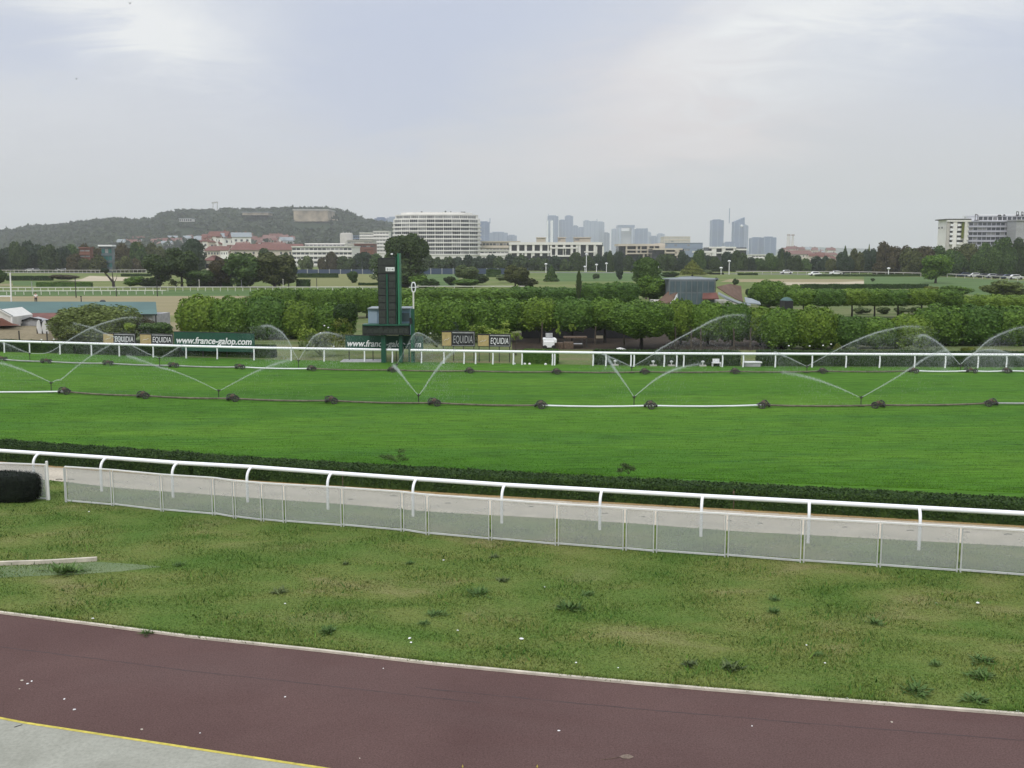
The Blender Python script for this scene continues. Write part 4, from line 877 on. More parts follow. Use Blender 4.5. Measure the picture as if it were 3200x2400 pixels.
for k in range(2):
    a, c = Vector((*gl[k], 0)), Vector((*gl[k+1], 0)); NJ = (8, 1)[k]
    d = (c-a); n = Vector((d.y, -d.x, 0)).normalized(); n = n if n.y < 0 or abs(n.x) > .9 else -n
    if n.dot((a+c)/2-Vector((0,r,0))) < 0: n = -n
    for j in range(NJ):
        p, q = a+d*(j+.06)/NJ, a+d*(j+.94)/NJ; z0, z1 = zb+.12, zt-.22
        b = MB(); b.slab([p+n*.02+Vector((0,0,z0)), q+n*.02+Vector((0,0,z0)), q+n*.02+Vector((0,0,z1)), p+n*.02+Vector((0,0,z1))], n*.01); b.build('window', 'blueglass', ch)
        b = MB(); b.slab([p+n*.02+Vector((0,0,.5)), q+n*.02+Vector((0,0,.5)), q+n*.02+Vector((0,0,zb-.08)), p+n*.02+Vector((0,0,zb-.08))], n*.01); b.build('lower_window', 'blueglass', ch)
        b = MB(); b.bar(p+n*.06-d*.02+Vector((0,0,.2)), p+n*.06-d*.02+Vector((0,0,zt-.1)), .07); b.build('mullion', M['blue_grey'], ch)
def roofpoly(name, pts, m, dys, th=.12):
    v = [cp(x, y, dy) for (x, y), dy in zip(pts, dys)]
    b = MB(); n = len(v); c = sum(v, Vector())/n; vs = v+[q-Vector((0,0,th)) for q in v]
    b.add(vs, [tuple(range(n)), tuple(range(n, 2*n))[::-1]]+[(i, n+i, n+(i+1) % n, (i+1) % n) for i in range(n)]); b.build(name, m, ch)
roofpoly('left_roof', [(2089,911),(2117,913),(2105,930),(2090,944),(2040,948),(2065,932)], 'roofbrown', [.3,.0,-.5,-1,-.8,-.2])
roofpoly('gable', [(2117,916),(2117,932),(2090,946),(2101,933)], 'white', [-.05,-.1,-1.1,-.6], .05)
roofpoly('porch_roof', [(2196,916),(2240,914),(2242,931),(2190,932)], 'roofred', [0,0,-1,-1])
roofpoly('right_roof', [(2247,897),(2295,889),(2338,897),(2334,920),(2329,944),(2300,932),(2272,916)], 'roofbrown', [1.5,3,4,3,1.2,.5,.6])
roofpoly('eave', [(2245,912),(2272,926),(2310,942),(2345,950),(2345,954),(2305,948),(2266,933),(2243,918)], 'roofgrey', [0,0,0,0,-.2,-.2,-.2,-.2], .08)
roofpoly('lean_to_roof', [(2332,929),(2355,934),(2380,944),(2378,950),(2330,945)], 'roofgrey', [1,1,1,0,0])
b = MB(); a, c = cp(2120,940), cp(2330,950); b.box(cp(2060,0).x, cp(2335,0).x, .9, 4, 0, cp(0,940).z); b.build('lower_wall', 'offwhite', ch)
b = MB(); c_ = cp(2247,873,.2); b.lathe([(.05,-.3),(.25,-.15),(.28,.05),(.02,.2)], 10, (c_.x+.1, r*.7, c_.z)); b.build('loudspeaker', 'black', ch)
tree('round_tree', 'round low tree on two dark stems right of the clubhouse', 2400, 108, 880, 955, 138, 'fclip', 'boxend', 'tree', None, 'barkdark')
tree('round_bush', 'dark bush between the clubhouse roofs and the round tree', 2345, 40, 896, 940, 146, 'fdark', 'round', 'bush', trunk=False)
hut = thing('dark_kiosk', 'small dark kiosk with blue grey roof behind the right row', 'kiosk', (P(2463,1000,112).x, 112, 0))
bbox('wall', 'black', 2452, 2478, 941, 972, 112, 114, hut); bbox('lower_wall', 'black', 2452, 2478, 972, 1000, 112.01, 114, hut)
q0 = P(2448,940,112)-hut.location; b = MB(); z_ = P(2463,940,112).z; w_ = 16*112/F; b.lathe([(w_*1.3, z_), (w_*.6, z_+.32), (.02, z_+.36)], 4, (0,1,0), False); b.build('roof', 'roofteal', hut)
b = MB(); p0, p1 = P(2370,951,150), P(2452,938,150); tagt = thing('white_marquee', 'white marquee glimpsed between tree and kiosk', 'tent', (p0.x, 150, 0))
b.slab([(0,0,P(2370,953,150).z), (p1.x-p0.x,0,P(2452,948,150).z), (p1.x-p0.x,0,P(2452,937,150).z), (0,0,P(2370,944,150).z)], (0,3,.0)); b.build('canopy', 'white', tagt); b = MB(); b.box(0, p1.x-p0.x, .5, 2.5, 0, P(2370,953,150).z); b.build('wall', 'pipegrey', tagt)

# ------------------------------------------------------------------ stables at left
SYV = 96.; stb = thing('stable_block', 'long low stable with a teal sheet roof at the left', 'stable', (P(240,1000,SYV).x, SYV, 0)); l = stb.location
def sp_(px, py, Y): q = P(px, py, Y); return Vector((q.x-l.x, q.y-l.y, q.z))
b = MB(); b.slab([sp_(-700,980,SYV), sp_(491,982,SYV), sp_(487,943,SYV+5.5), sp_(-700,941,SYV+5.5)], (0,.0,-.12)); b.build('roof', 'roofteal', stb)
b = MB(); x0, x1 = sp_(-700,0,SYV).x, sp_(428,0,SYV).x; b.box(x0, x1, .3, 5.2, 0, sp_(0,984,SYV).z-.05); b.build('wall', 'pipegrey', stb)
b = MB(); b.bar(sp_(-700,982,SYV), sp_(491,983,SYV), .08); b.build('gutter', 'black', stb)
for x in (404, 448, 486):
    b = MB(); q = sp_(x,984,SYV); b.bar((q.x,.05,0), (q.x,.05,q.z), .1); b.build('pillar', 'black', stb)
rb = thing('brick_outbuilding', 'low outbuilding with red tiled roof below the teal roof', 'building', (P(110,1000,91).x, 91, 0)); l = rb.location
b = MB(); b.slab([sp_(36,1006,90), sp_(215,1006,90), sp_(215,977,93.5), sp_(36,979,93.5)], (0,0,-.1)); b.build('roof', 'roofred', rb)
b = MB(); b.box(sp_(40,0,90).x, sp_(212,0,90).x, -.6, 2.4, 0, sp_(0,1008,90).z); b.build('wall', 'pipegrey', rb)
for k, (x0, xm, x1, yt, yb) in enumerate(((64,95,130,993,1004), (125,168,200,995,1010))):
    b = MB(); b.slab([sp_(x0,yb,88), sp_(xm,yt,88), sp_(xm,yt,90)], (0,0,.05)); b.bar(sp_(x0,yb,88), sp_(xm,yt,88), .12); b.bar(sp_(xm,yt,88), sp_(x1,yb-4,88), .12); b.build('gable_trim', 'black', rb)
    b = MB(); g0 = sp_(x0,yb,88.1); g1 = sp_(xm,yt,88.1); g2 = sp_(x1,yb-2,88.1); b.slab([Vector((g0.x,g0.y,0)), Vector((g2.x,g2.y,0)), g2, g1, g0], (0,1.5,0)); b.build('gable_wall', 'pipegrey', rb)
wh = thing('gabled_house', 'white gabled house end with cream bargeboard at the left border', 'house', (P(0,1000,86).x, 86, 0)); l = wh.location
pts = [(-100,1016),(33,1016),(33,991),(-2,967),(-60,990),(-100,1004)]
b = MB(); b.slab([sp_(x,y,86) for x, y in pts], (0,4,0)); b.build('wall', 'offwhite', wh)
b = MB(); b.bar(sp_(-4,966,85.9), sp_(38,989,85.9), .14); b.bar(sp_(37,988,85.9), sp_(37,1014,85.9), .14); b.build('bargeboard', 'capwhite', wh)
b = MB(); b.slab([sp_(-4,964,85.8), sp_(40,988,85.8), sp_(40,986,90), sp_(-4,962,90)], (0,0,.05)); b.build('roof', 'roofgrey', wh)
b = MB(); b.slab([sp_(-60,1012,85.5), sp_(0,994,85.5), sp_(32,1011,85.5), sp_(60,1017,85.5), sp_(-60,1020,85.5)], (0,.3,0)); b.build('porch_roof', 'brick', wh)
def make_car(name='parked_car'):
    t = thing(name, 'x', 'car', (0,0,0))
    b = MB(); prof = [(-2.1,.35),(-2.12,.72),(-1.95,.86),(-1.3,.92),(-.75,1.38),(.75,1.42),(1.35,.98),(2.0,.84),(2.12,.6),(2.1,.35)]
    b.slab([(x,-.85,z) for x, z in prof], (0,1.7,0)); b.build('body', 'white', t)
    for y in (-.862,.862): b = MB(); b.slab([(-1.15,y-.004,.96),(-.72,y-.004,1.32),(.7,y-.004,1.35),(1.15,y-.004,.98)], (0,.008,0)); b.build('side_window', 'glass', t)
    for x in (-1.35, 1.35):
        for y in (-.82, .82): b = MB(); b.tube([(x,y-.1,.32), (x,y+.1,.32)], .32, 14); b.build('wheel', 'tyre', t)
    return t
car0 = make_car(); carm = {}
def place_car(label, px, py, rz, m='white', group=None, Y=None, first=[True], lift=0):
    p = G(px, py) if Y is None else P(px, py, Y); p.z = lift
    if first[0]: c = car0; c.location = p; c.rotation_euler.z = rz; first[0] = False
    else: c = dup(car0, p, rz)
    c['label'] = label
    if group: c['group'] = group
    elif 'group' in c: del c['group']
    for ch_ in c.children:
        if ch_.name.startswith('body') and m != 'white': ch_.material_slots[0].link = 'OBJECT'; ch_.material_slots[0].material = M[m]
    return c
car0.name = 'parked_car'
M['carblue'] = mat('dark_blue_car_paint', (.05,.07,.12), .3, .05, 1); M['cargrey'] = mat('silver_car_paint', (.40,.41,.43), .3, .05, 1); M['carblack'] = mat('black_car_paint', (.02,.02,.025), .3, .05, 1)
ac = thing('garden_shelter', 'pair of small white arched covers before the outbuilding at the left', 'shelter', (P(125,1000,84).x, 84, 0))
for k, (a_, c_) in enumerate(((110,123),(126,142))):
    q0, q1 = P(a_,1018,84).x-ac.location.x, P(c_,1018,84).x-ac.location.x; z1_ = P(0,999+k*2,84).z; b = MB()
    for i in range(8):
        f0, f1 = i/8*math.pi/2, (i+1)/8*math.pi/2
        b.slab([(q1-(q1-q0)*math.cos(f0), -.3*math.sin(f0)+.3, z1_*.55+z1_*.45*math.sin(f0)), (q1-(q1-q0)*math.cos(f1), -.3*math.sin(f1)+.3, z1_*.55+z1_*.45*math.sin(f1)), (q1-(q1-q0)*math.cos(f1)+.1, .3, .9), (q1-(q1-q0)*math.cos(f0)+.1, .3, .9)], (0,.05,0))
    b.build('cover', 'white', ac); b = MB(); b.tube([(q0,.28,.2),(q0,.28,z1_*.6),(lerp(q0,q1,.4),.28,z1_*.95),(q1,.28,z1_)], .04, 6); b.build('hoop', 'black', ac)
# earth bank at left with black posts
bk = thing('earth_bank', 'flat beige earth bank behind the rail at the left border', 'bank', (P(40,1000,77).x, 77, 0))
rng = np.random.default_rng(4); b = MB(); prof = [(-450,1018),(0,1018),(96,1018),(150,1021),(182,1033),(215,1052),(240,1064)]
tp = [P(x, y, 88)-bk.location for x, y in prof]; ft = [P(x, 1068, 80.5)-bk.location for x, y in prof]
for i in range(len(tp)-1):
    for j in range(4):
        f0, f1 = j/4, (j+1)/4; sm = lambda f: math.sin(f*math.pi/2)
        q = lambda A, B, f: Vector((lerp(A.x, B.x, f), lerp(A.y, B.y, f), lerp(max(A.z-1.0, 0), B.z, sm(f))))
        b.add([q(ft[i], tp[i], f0), q(ft[i+1], tp[i+1], f0), q(ft[i+1], tp[i+1], f1), q(ft[i], tp[i], f1)], [(0,1,2,3)], True)
    b.add([tp[i], tp[i+1], tp[i+1]+Vector((0,3,-tp[i+1].z)), tp[i]+Vector((0,3,-tp[i].z))], [(0,1,2,3)], True)
b.build('bank', 'soilmound', bk)
for i, (x, yt) in enumerate(((61,1034),(148,1036))):
    p = P(x, 1068, 80); b = MB(); b.tube([(0,0,0), (0,0,P(x, yt, 80).z)], .05, 8); b.lathe([(.08,0),(.08,.03)], 8, (0,0,P(x, yt, 80).z-.03)); tag(b.build('bollard', 'black', None, (p.x, 80, 0)), ('black post before the earth bank, the left one', 'black post before the earth bank, the right one')[i], 'post', 'black posts before the earth bank')
M['fbush'] = foliage_mat('brownish_bush_leaves', (.035,.055,.012), (.115,.150,.036), (.20,.25,.07), .8)
tree('large_bush', 'large brownish green bush in front of the teal roof', 300, 235, 958, 1076, 84, 'fbush', 'boxend', 'bush', trunk=False, cls='fine')
tree('large_bush', 'greyer bush spilling right of the large brownish bush', 395, 170, 985, 1062, 86, 'fbrown', 'wide', 'bush', trunk=False, cls='fine')
tree('large_bush', 'low grey green bush behind the sponsor boards, blurred by spray', 490, 120, 1005, 1058, 80, 'fgreen', 'wide', 'bush', trunk=False)
tree('lime_bush', 'small bright green bush in front of the stable wall', 402, 48, 1006, 1036, 80, 'flime', 'round', 'bush', trunk=False)
tree('round_bush', 'low olive bush on the slope of the earth bank', 215, 60, 1030, 1062, 79, 'fyellow', 'round', 'bush', trunk=False)
tree('potted_conifer', 'small dark conifer in a terracotta pot left of the clipped trees', 570, 14, 994, 1016, GY(1034), 'fdark', 'cone', 'plant', trunk=False, cls='coarse')
b = MB(); p = G(569, 1034); b.lathe([(.22,0),(.26,.5),(.3,.5),(.3,.58),(.05,.58)], 12); tag(b.build('terracotta_pot', 'roofred', None, p), 'terracotta pot holding the small dark conifer', 'pot')
for i, (x, y) in enumerate(((582,1024),(592,1029),(602,1033))): small('white_boulder', f'white round stone beside the terracotta pot, {ORD(i)} from it', 'stone', x, y, rock, None, 'white stones by the pot').scale = (1.5,1.5,1.5)

# ------------------------------------------------------------------ infield: rails, hedges, trees
def post_rail(x0, x1, yf, h, step, label, m='offwhite'):
    b0 = G(x0, yf(x0)); t = thing('paddock_rail', label, 'rail', b0, 0, 'distant white rails'); n = 24
    pts = [G(lerp(x0, x1, i/n), yf(lerp(x0, x1, i/n)))-b0+Vector((0,0,h)) for i in range(n+1)]
    b = MB(); ribbon(b, pts, [(.05,-.07),(.05,.07),(-.05,.07),(-.05,-.07)]); b.build('rail', m, t); x = x0
    k = 0
    while x < x1 and k < 95:
        p = G(x, yf(x))-b0; b = MB(); b.bar(p, p+Vector((0,0,h-.07)), .09); b.build('post', m, t); x += step; k += 1
post_rail(-60, 1180, lambda x: 910 if x > 480 else 910+(480-x)*.004, .82, 23.4, 'distant white rail crossing the infield left of the scoreboard')
post_rail(-60, 520, lambda x: 922-(x)*.004, .72, 27, 'nearer low white rail on the green strip at the left')
post_rail(1300, 1640, lambda x: 902, .5, 60, 'short white rail glimpsed beyond the hedge right of the winning post')
for i, (x, yt, yb, m) in enumerate(((101,880,915,'pipegrey'),(238,870,930,'metal'),(364,900,926,'metal'),(492,875,926,'metal'),(623,874,900,'offwhite'),(755,875,899,'pipegrey'),(885,872,899,'offwhite'),(990,870,899,'metal'),(254,925,944,'black'),(1060,797,1,'x'))):
    if m == 'x': continue
    Y = GY(yb); p = P(x, yb, Y); hh = P(x, yt, Y).z; b = MB(); b.tube([(0,0,0), (0,0,hh)], [.09,.06], 6); b.box(-.12,.12,-.05,.05,hh-.12,hh)
    tag(b.build('pole', m, None, (p.x, Y, 0)), f'thin upright pole in the left infield, {ORD([0,1,3,4,5,6,7,8,2][i])} from the left', 'pole', 'poles in the left infield')
gp_ = thing('goal_frame', 'tall white pole with a crossbar running out of the left border', 'post', (P(39,1000,GY(950)).x, GY(950), 0)); Y = GY(950)
b = MB(); b.tube([(0,0,0), (.1,0,P(40,853,Y).z)], .1, 8); b.build('upright', 'white', gp_); b = MB(); z_ = P(0,926,Y).z; b.tube([(0,0,z_), (-3.5,0,z_)], .09, 8); b.build('crossbar', 'white', gp_)
# person on the riding ground (small in the picture)
def person(label, px, py, h, shirt, pants, rz):
    p = G(px, py); t = thing('person', label, 'person', p, rz); s = h/1.75
    def skin(verts, edges, rad, m, name):
        me = bpy.data.meshes.new(name); me.from_pydata([tuple(c*s for c in v) for v in verts], edges, []); me.materials.append(M[m]); o = link(name, me, t)
        md = o.modifiers.new('skin', 'SKIN'); md.use_smooth_shade = True
        for k, r_ in enumerate(rad): me.skin_vertices[0].data[k].radius = (r_*s, r_*s)
        me.skin_vertices[0].data[0].use_root = True; o.modifiers.new('sub', 'SUBSURF').levels = 1; return o
    V = [(0,0,.95),(0,0,1.2),(0,0,1.42),(0,-.01,1.52),(0,-.02,1.64),(.1,0,.92),(.11,-.02,.5),(.11,0,.08),(.12,-.12,.04),(-.1,0,.92),(-.12,.05,.5),(-.13,.1,.08),(-.13,-.03,.04),(.19,0,1.4),(.25,.02,1.13),(.24,-.1,.9),(.24,-.13,.82),(-.19,0,1.4),(-.26,.0,1.13),(-.25,-.12,.93),(-.25,-.15,.85)]
    E = [(0,1),(1,2),(2,3),(3,4),(0,5),(5,6),(6,7),(7,8),(0,9),(9,10),(10,11),(11,12),(2,13),(13,14),(14,15),(15,16),(2,17),(17,18),(18,19),(19,20)]
    rd_ = [.13,.13,.14,.05,.09,.09,.06,.045,.04,.09,.06,.045,.04,.06,.045,.035,.04,.06,.045,.035,.04]
    skin(V, E, rd_, 'skin', 'body')
    skin([(0,0,.98),(0,0,1.2),(0,0,1.42),(.2,0,1.38),(.24,.01,1.2),(-.2,0,1.38),(-.25,.0,1.2)], [(0,1),(1,2),(2,3),(3,4),(2,5),(5,6)], [.15,.15,.155,.075,.06,.075,.06], shirt, 'shirt')
    skin([(0,0,.97),(.1,0,.9),(.11,-.02,.5),(.11,0,.14),(-.1,0,.9),(-.12,.05,.5),(-.13,.1,.14)], [(0,1),(1,2),(2,3),(0,4),(4,5),(5,6)], [.14,.105,.075,.06,.105,.075,.06], pants, 'trousers')
    b = MB(); b.lathe([(.02,.12),(.09,.09),(.105,.02),(.09,-.03)], 10, (0,.01*s,1.66*s)); b.build('hair', 'bark', t)
    return t
M['skin'] = mat('skin', (.45,.28,.20), .6, .05, 5)
person('person in white top and dark trousers standing on the riding ground', 113, 950, 1.72, 'white', 'black', .4)
rk = G(321, 944); b = MB(); b.lathe([(.5,0),(.45,.2),(.2,.35),(.01,.36)], 8, smooth=False); tag(b.build('dark_stone', 'black', None, rk), 'small dark lump on the riding ground above the teal roof', 'stone')

def infield_hedge(x0, x1, yt, yb, m, label, wd=1.5):
    a, c = G(x0, yb), G(x1, yb); h_ = max(.3, P(x0, yt, a.y+wd*.2).z); tag(link('field_hedge', hedge_np([a, c], wd, h_, .22, 45, m, int(x0), .08)), label, 'hedge', 'clipped hedges in the infield')
infield_hedge(114, 282, 883, 897.5, 'fhedgemid', 'rectangular green hedge in the left infield')
infield_hedge(20, 160, 863, 877, 'fhedge', 'dark long hedge at the far left of the infield')
infield_hedge(378, 470, 856, 864, 'fhedge', 'short dark hedge behind the bare tree')
infield_hedge(585, 722, 882, 897, 'fhedge', 'dark hedge with pale top below the large tree mass')
infield_hedge(930, 1055, 855, 868, 'fhedge', 'dark green hedge in front of the white office building')
infield_hedge(926, 966, 874, 897, 'fhedge', 'dark hedge block beside the large tree mass')
infield_hedge(1120, 1180, 885, 892, 'fhedge', 'short dark hedge just left of the scoreboard top')
infield_hedge(2505, 2900, 889, 903, 'fhedge', 'long dark hedge behind the rear right row of trees')
infield_hedge(2308, 2368, 854, 860, 'fhedge', 'dark hedge beyond the clubhouse roof')
infield_hedge(2220, 2262, 853, 858, 'fblack', 'thin black hedge left of the far dark hedge')
infield_hedge(2550, 2960, 858, 864, 'fhedge', 'far low hedge along the perimeter road at right')
infield_hedge(1520, 1565, 842, 866, 'fhedge', 'dark far hedge right of the round grey tree')
tree('dark_mound_bush', 'wide brown black mound of a bush in the left infield', 210, 100, 854, 882, GY(879), 'fbrown', 'dome', 'bush', trunk=False)
IT = [ # cx,w,ytop,ycb,ybase,mat,shape,label
 (8,44,838,886,890,'fgreen','round','round green bush tree at the left border of the infield'),
 (503,115,793,880,899,'fdark','round','dark leafy tree left of the pair beside the infield rail'),
 (573,112,774,885,897,'fdark','round','taller dark tree right of the pair beside the infield rail'),
 (612,66,748,850,860,'fblue','column','tall blue green conifer rising behind the dark pair'),
 (430,70,862,899,899,'fclip','wide','bright green bush at the foot of the dark pair'),
 (478,70,866,899,899,'fdark','wide','dark undergrowth below the dark pair of trees'),
 (555,50,868,896,898,'fyellow','sparse','yellowish sprig between the dark pair trunks'),
 (640,120,842,895,897,'fgreen','wide','green bush mass left of the large tree mass'),
 (695,100,796,893,897,'fbrown','round','brownish tree at the left end of the large tree mass'),
 (770,150,787,896,898,'fgreen','wide','broad green tree in the middle of the large tree mass'),
 (862,150,785,896,898,'folive','wide','broad olive tree at the right end of the large tree mass'),
 (905,60,800,890,897,'fdark','round','dark tree at the right edge of the large tree mass'),
 (1255,140,712,860,897,'fdark','round','tallest dark plane tree behind the scoreboard, left half'),
 (1300,85,727,850,898,'fdark','round','lower right companion of the tallest dark plane tree'),
 (1250,150,800,895,897,'fdark','column','dark lower foliage filling behind the scoreboard'),
 (1103,38,845,886,884,'fgreen','round','small round tree left of the scoreboard top'),
 (1310,70,856,898,899,'fclip','wide','leafy shrub right behind the winning post ring'),
 (1345,60,870,900,900,'fgreen','wide','low shrub right of the leafy shrub by the post'),
 (1458,84,828,880,890,'fpale','round','round grey green tree right of the winning post'),
 (1405,42,862,892,894,'fdark','round','dark shrub at the left foot of the round grey tree'),
 (1455,90,870,896,898,'fclip','wide','green shrub below the round grey tree'),
 (1502,52,856,892,893,'fdark','round','dark shrub at the right foot of the round grey tree'),
 (1610,88,828,896,900,'folive','round','olive willow like tree left of the small conifer'),
 (1650,60,868,898,900,'folive','wide','olive undergrowth right of the willow like tree'),
 (1580,60,855,880,884,'fpale','wide','pale green shrub left of the willow like tree'),
 (1722,42,828,878,880,'fgreen','cone','light green pyramidal conifer'),
 (1808,15,848,930,975,'fdark','column','slim dark cypress rising above the clipped trees'),
 (1932,26,838,874,874,'fblue','round','small grey tree beyond the green fairway'),
 (1862,24,854,876,874,'fdark','wide','tiny shrub on the far green'),
 (2018,78,806,900,935,'fgreen','column','broad columnar tree left of the clubhouse, upper crown'),
 (2030,110,862,945,965,'fclip','round','leafy lower tree leaning on the clubhouse left side'),
 (2160,78,812,858,863,'fyellow','cone','yellow green pointed tree beyond the clubhouse roof'),
 (2205,40,842,860,862,'fpale','wide','pale shrub right of the yellow green tree'),
 (2090,60,848,866,866,'fgreen','wide','low hedge like shrub left of the yellow green tree'),
 (2295,20,868,892,893,'fdark','round','small dark shrub above the brown clubhouse roof'),
 (2917,104,793,876,885,'fclip','wide','lone spreading tree with visible trunk on the right fairway'),
 (2905,50,893,912,918,'fyellow','wide','yellow green shrub behind the rear right row'),
 (2975,100,892,925,926,'fclip','wide','tangled green shrubs with a white flower head'),
 (3135,135,875,930,936,'fbush','wide','large olive bush near the right border'),
 (2480,60,886,930,930,'fclip','wide','green bush left of the rear right row'),
 (2722,14,868,880,882,'fdark','round','tiny dark shrub on the pale sand strip'),
]
for (x, w, a, c, yb, m, s_, lb) in IT:
    tree('bush' if 'shrub' in lb or 'bush' in lb or 'sprig' in lb or 'undergrowth' in lb else 'tree', lb, x, w*1.05, a, c, GY(yb), m, s_, 'bush' if 'shrub' in lb or 'bush' in lb or 'sprig' in lb or 'undergrowth' in lb else 'tree', trunk=not ('shrub' in lb or 'bush' in lb or 'foliage' in lb))
# bare leaning tree
Y = GY(900); bt = thing('bare_tree', 'nearly leafless leaning tree behind the rail in the left infield', 'tree', (P(356,900,Y).x, Y, 0)); l = bt.location
q = lambda x, y: P(x, y, Y)-l
b = MB(); b.tube([q(356,901), q(354,882), q(345,872), q(333,858), q(322,846)], [.35,.3,.22,.16,.08], 7); b.tube([q(354,882), q(352,862), q(350,848)], [.16,.1,.05], 6); b.tube([q(356,886), q(364,870), q(366,858)], [.1,.06,.03], 5); b.tube([q(337,863), q(326,858)], [.1,.04], 5); b.build('trunk', 'barkdark', bt)
link('crown', crown('round', 'mid', 'fblue', 2), bt, q(326,846)+Vector((0,.3,0)), (1.1,.8,.6))

# ------------------------------------------------------------------ tree belts
def belt(spec, label, group, Yf, seed, yb=848, names='tree'):
    r = random.Random(seed)
    for i, (x, w, yt, m, s) in enumerate(spec):
        Y = Yf(x) if callable(Yf) else Yf
        tree('tree', label.format(ORD(i)), x, w*1.3, yt+r.uniform(-2, 2), yb+.38*(yb-yt), Y+r.uniform(-6, 8), m, s, 'tree', group, 'barkdark', trunk=(i % 2 == 0), sink=True)
r = random.Random(3)
def auto(x0, x1, n, yts, ms, shapes=('round',), wk=1.25):
    out = []
    for i in range(n):
        x = lerp(x0, x1, (i+.5)/n)+r.uniform(-3, 3); out.append((x, (x1-x0)/n*wk*r.uniform(.9, 1.25), interp(yts, x)+r.uniform(-5, 4), ms[r.randrange(len(ms))], shapes[r.randrange(len(shapes))]))
    return out
belt(auto(-140, 230, 8, [(-140,752),(150,753),(225,752)], ['fdark','fdark','folive','fblue']), 'tall tree of the dark wood at the far left, {} from the left', 'dark wood at the far left', 414, 1)
belt(auto(225, 460, 6, [(225,760),(440,758)], ['fbrown','folive','fbrown','fgreen']), 'brownish tree behind the brick and teal buildings, {} from the left', 'brownish trees behind the left buildings', 440, 2)
belt(auto(225, 450, 6, [(225,790),(440,800)], ['folive','fbrown','fbrown']), 'lower olive tree flanking the left buildings, {} from the left', 'lower olive trees at the left', 402, 3)
belt(auto(430, 640, 5, [(430,752),(520,765),(640,800)], ['fgreen','folive','fdark']), 'mid green tree behind the dark pair, {} from the left', 'green trees behind the dark pair', 470, 4)
belt([(735,46,798,'fbrown','round'),(700,40,806,'folive','round'),(880,50,780,'fdark','round'),(838,50,776,'fdark','round'),(905,34,786,'fdark','round')], 'tree in front of the red roofs, {} of five', 'trees in front of the red roofs', 430, 5)
belt([(960,42,794,'fpale','round'),(1010,26,798,'fbrown','round'),(1040,30,790,'fbrown','column'),(1085,60,800,'fdark','round'),(1135,70,780,'fblue','round'),(1175,60,778,'fgreen','round')], 'tree beside the white office building, {} from the left', 'trees beside the white office building', 440, 6)
belt(auto(1320, 1640, 10, [(1320,798),(1500,795),(1640,792)], ['fblue','fdark','fdark']), 'dark tree below the oval building, {} from the left', 'dark trees below the oval building', 428, 7, yb=842)
belt(auto(1650, 1880, 7, [(1650,800),(1760,800),(1800,775),(1880,795)], ['fblue','fdark']), 'dark tree before the long white building, {} from the left', 'dark trees before the long white building', 430, 8, yb=846)
belt(auto(1880, 2180, 9, [(1880,790),(1940,775),(2000,800),(2060,790),(2100,780),(2180,798)], ['fblue','fdark','fdark']), 'dark tree of the central belt, {} from the left', 'dark trees of the central belt', 425, 9, yb=850)
belt(auto(2180, 2560, 11, [(2180,795),(2300,785),(2360,800),(2400,790),(2430,775),(2500,798),(2560,800)], ['fblue','fdark','fgreen']), 'dark tree right of the central belt, {} from the left', 'dark trees right of the central belt', 415, 10, yb=852)
belt([(2437,26,776,'fdark','cone'),(2178,42,768,'fgreen','round'),(1905,22,765,'fdark','round'),(2632,34,769,'fdark','cone'),(2706,18,762,'fyellow','cone'),(2572,20,803,'fblue','column')], 'pointed tree standing out of the far belt, {} listed', 'pointed trees of the far belt', 405, 11, yb=850)
for o_, s in zip([o_ for o_ in C.objects if o_.get('group') == 'pointed trees of the far belt'], ('pointed dark conifer left of the twin chimneys','rounded green tree above the belt, before the grey slab building','small dark tree in front of the cream building','dark pointed conifer right of the red roofs','small yellow green pointed conifer at right','narrow bluish tree in the gap below the red roofs')): o_['label'] = s
belt(auto(2575, 2790, 6, [(2575,800),(2640,785),(2690,768),(2790,772)], ['fblue','fdark','folive']), 'dark tree at the right end of the far belt, {} from the left', 'dark trees at the right end of the belt', 385, 12, yb=858)
belt(auto(2730, 3000, 6, [(2730,765),(2810,750),(2850,752),(2890,772),(2940,765),(3000,762)], ['folive','fbrown','fbrown','fgreen'], wk=1.5), 'large brownish tree of the right wood, {} from the left', 'brownish trees of the right wood', 360, 13, yb=862)
belt(auto(2950, 3340, 8, [(2950,765),(3030,762),(3100,728),(3160,722),(3200,740),(3340,730)], ['folive','fdark','folive','fgreen'], wk=1.5), 'large dark tree of the right wood, {} from the left', 'dark trees of the right wood', 325, 14, yb=868)

# ------------------------------------------------------------------ buildings
def place_b(name, label, cat, x0, x1, Y, depth, group=None):
    a, c = P(x0, 800, Y), P(x1, 800, Y); t = thing(name, label, cat, ((a.x+c.x)/2, Y, 0), 0, group); return t, c.x-a.x
def office(name, label, x0, x1, yt, Y, floors, bays, wm='concwhite', gm='glass', depth=16, yb=850, band=.5, group=None, cat='building', top=2, gm2=None):
    t, w = place_b(name, label, cat, x0, x1, Y, depth, group); h_ = P(0, yt, Y).z; z0 = max(P(0, yb, Y).z, 0); fh = (h_-z0)/floors
    b = MB(); b.box(-w/2, w/2, 0, depth, 0, h_-.01); b.build('wall', wm, t)
    b = MB(); b.box(-w/2-.3, w/2+.3, -.5, depth+.3, h_, h_+.5); b.build('roof', wm, t)
    rr = random.Random(int(x0))
    for f in range(floors):
        for k in range(bays):
            xa, xb = -w/2+w*(k+.08)/bays, -w/2+w*(k+.92)/bays; za = z0+fh*f+fh*(1-band)*.6
            b = MB(); b.box(xa, xb, -.06, -.003, za, za+fh*band); b.build('window', gm if rr.random() < .7 else (gm2 or 'glasslight'), t)
        b = MB(); b.box(-w/2-.1, w/2+.1, -.45, -.061, z0+fh*f-.35, z0+fh*f+.35); b.build('floor_ledge', wm, t)
    return t, w, h_, z0
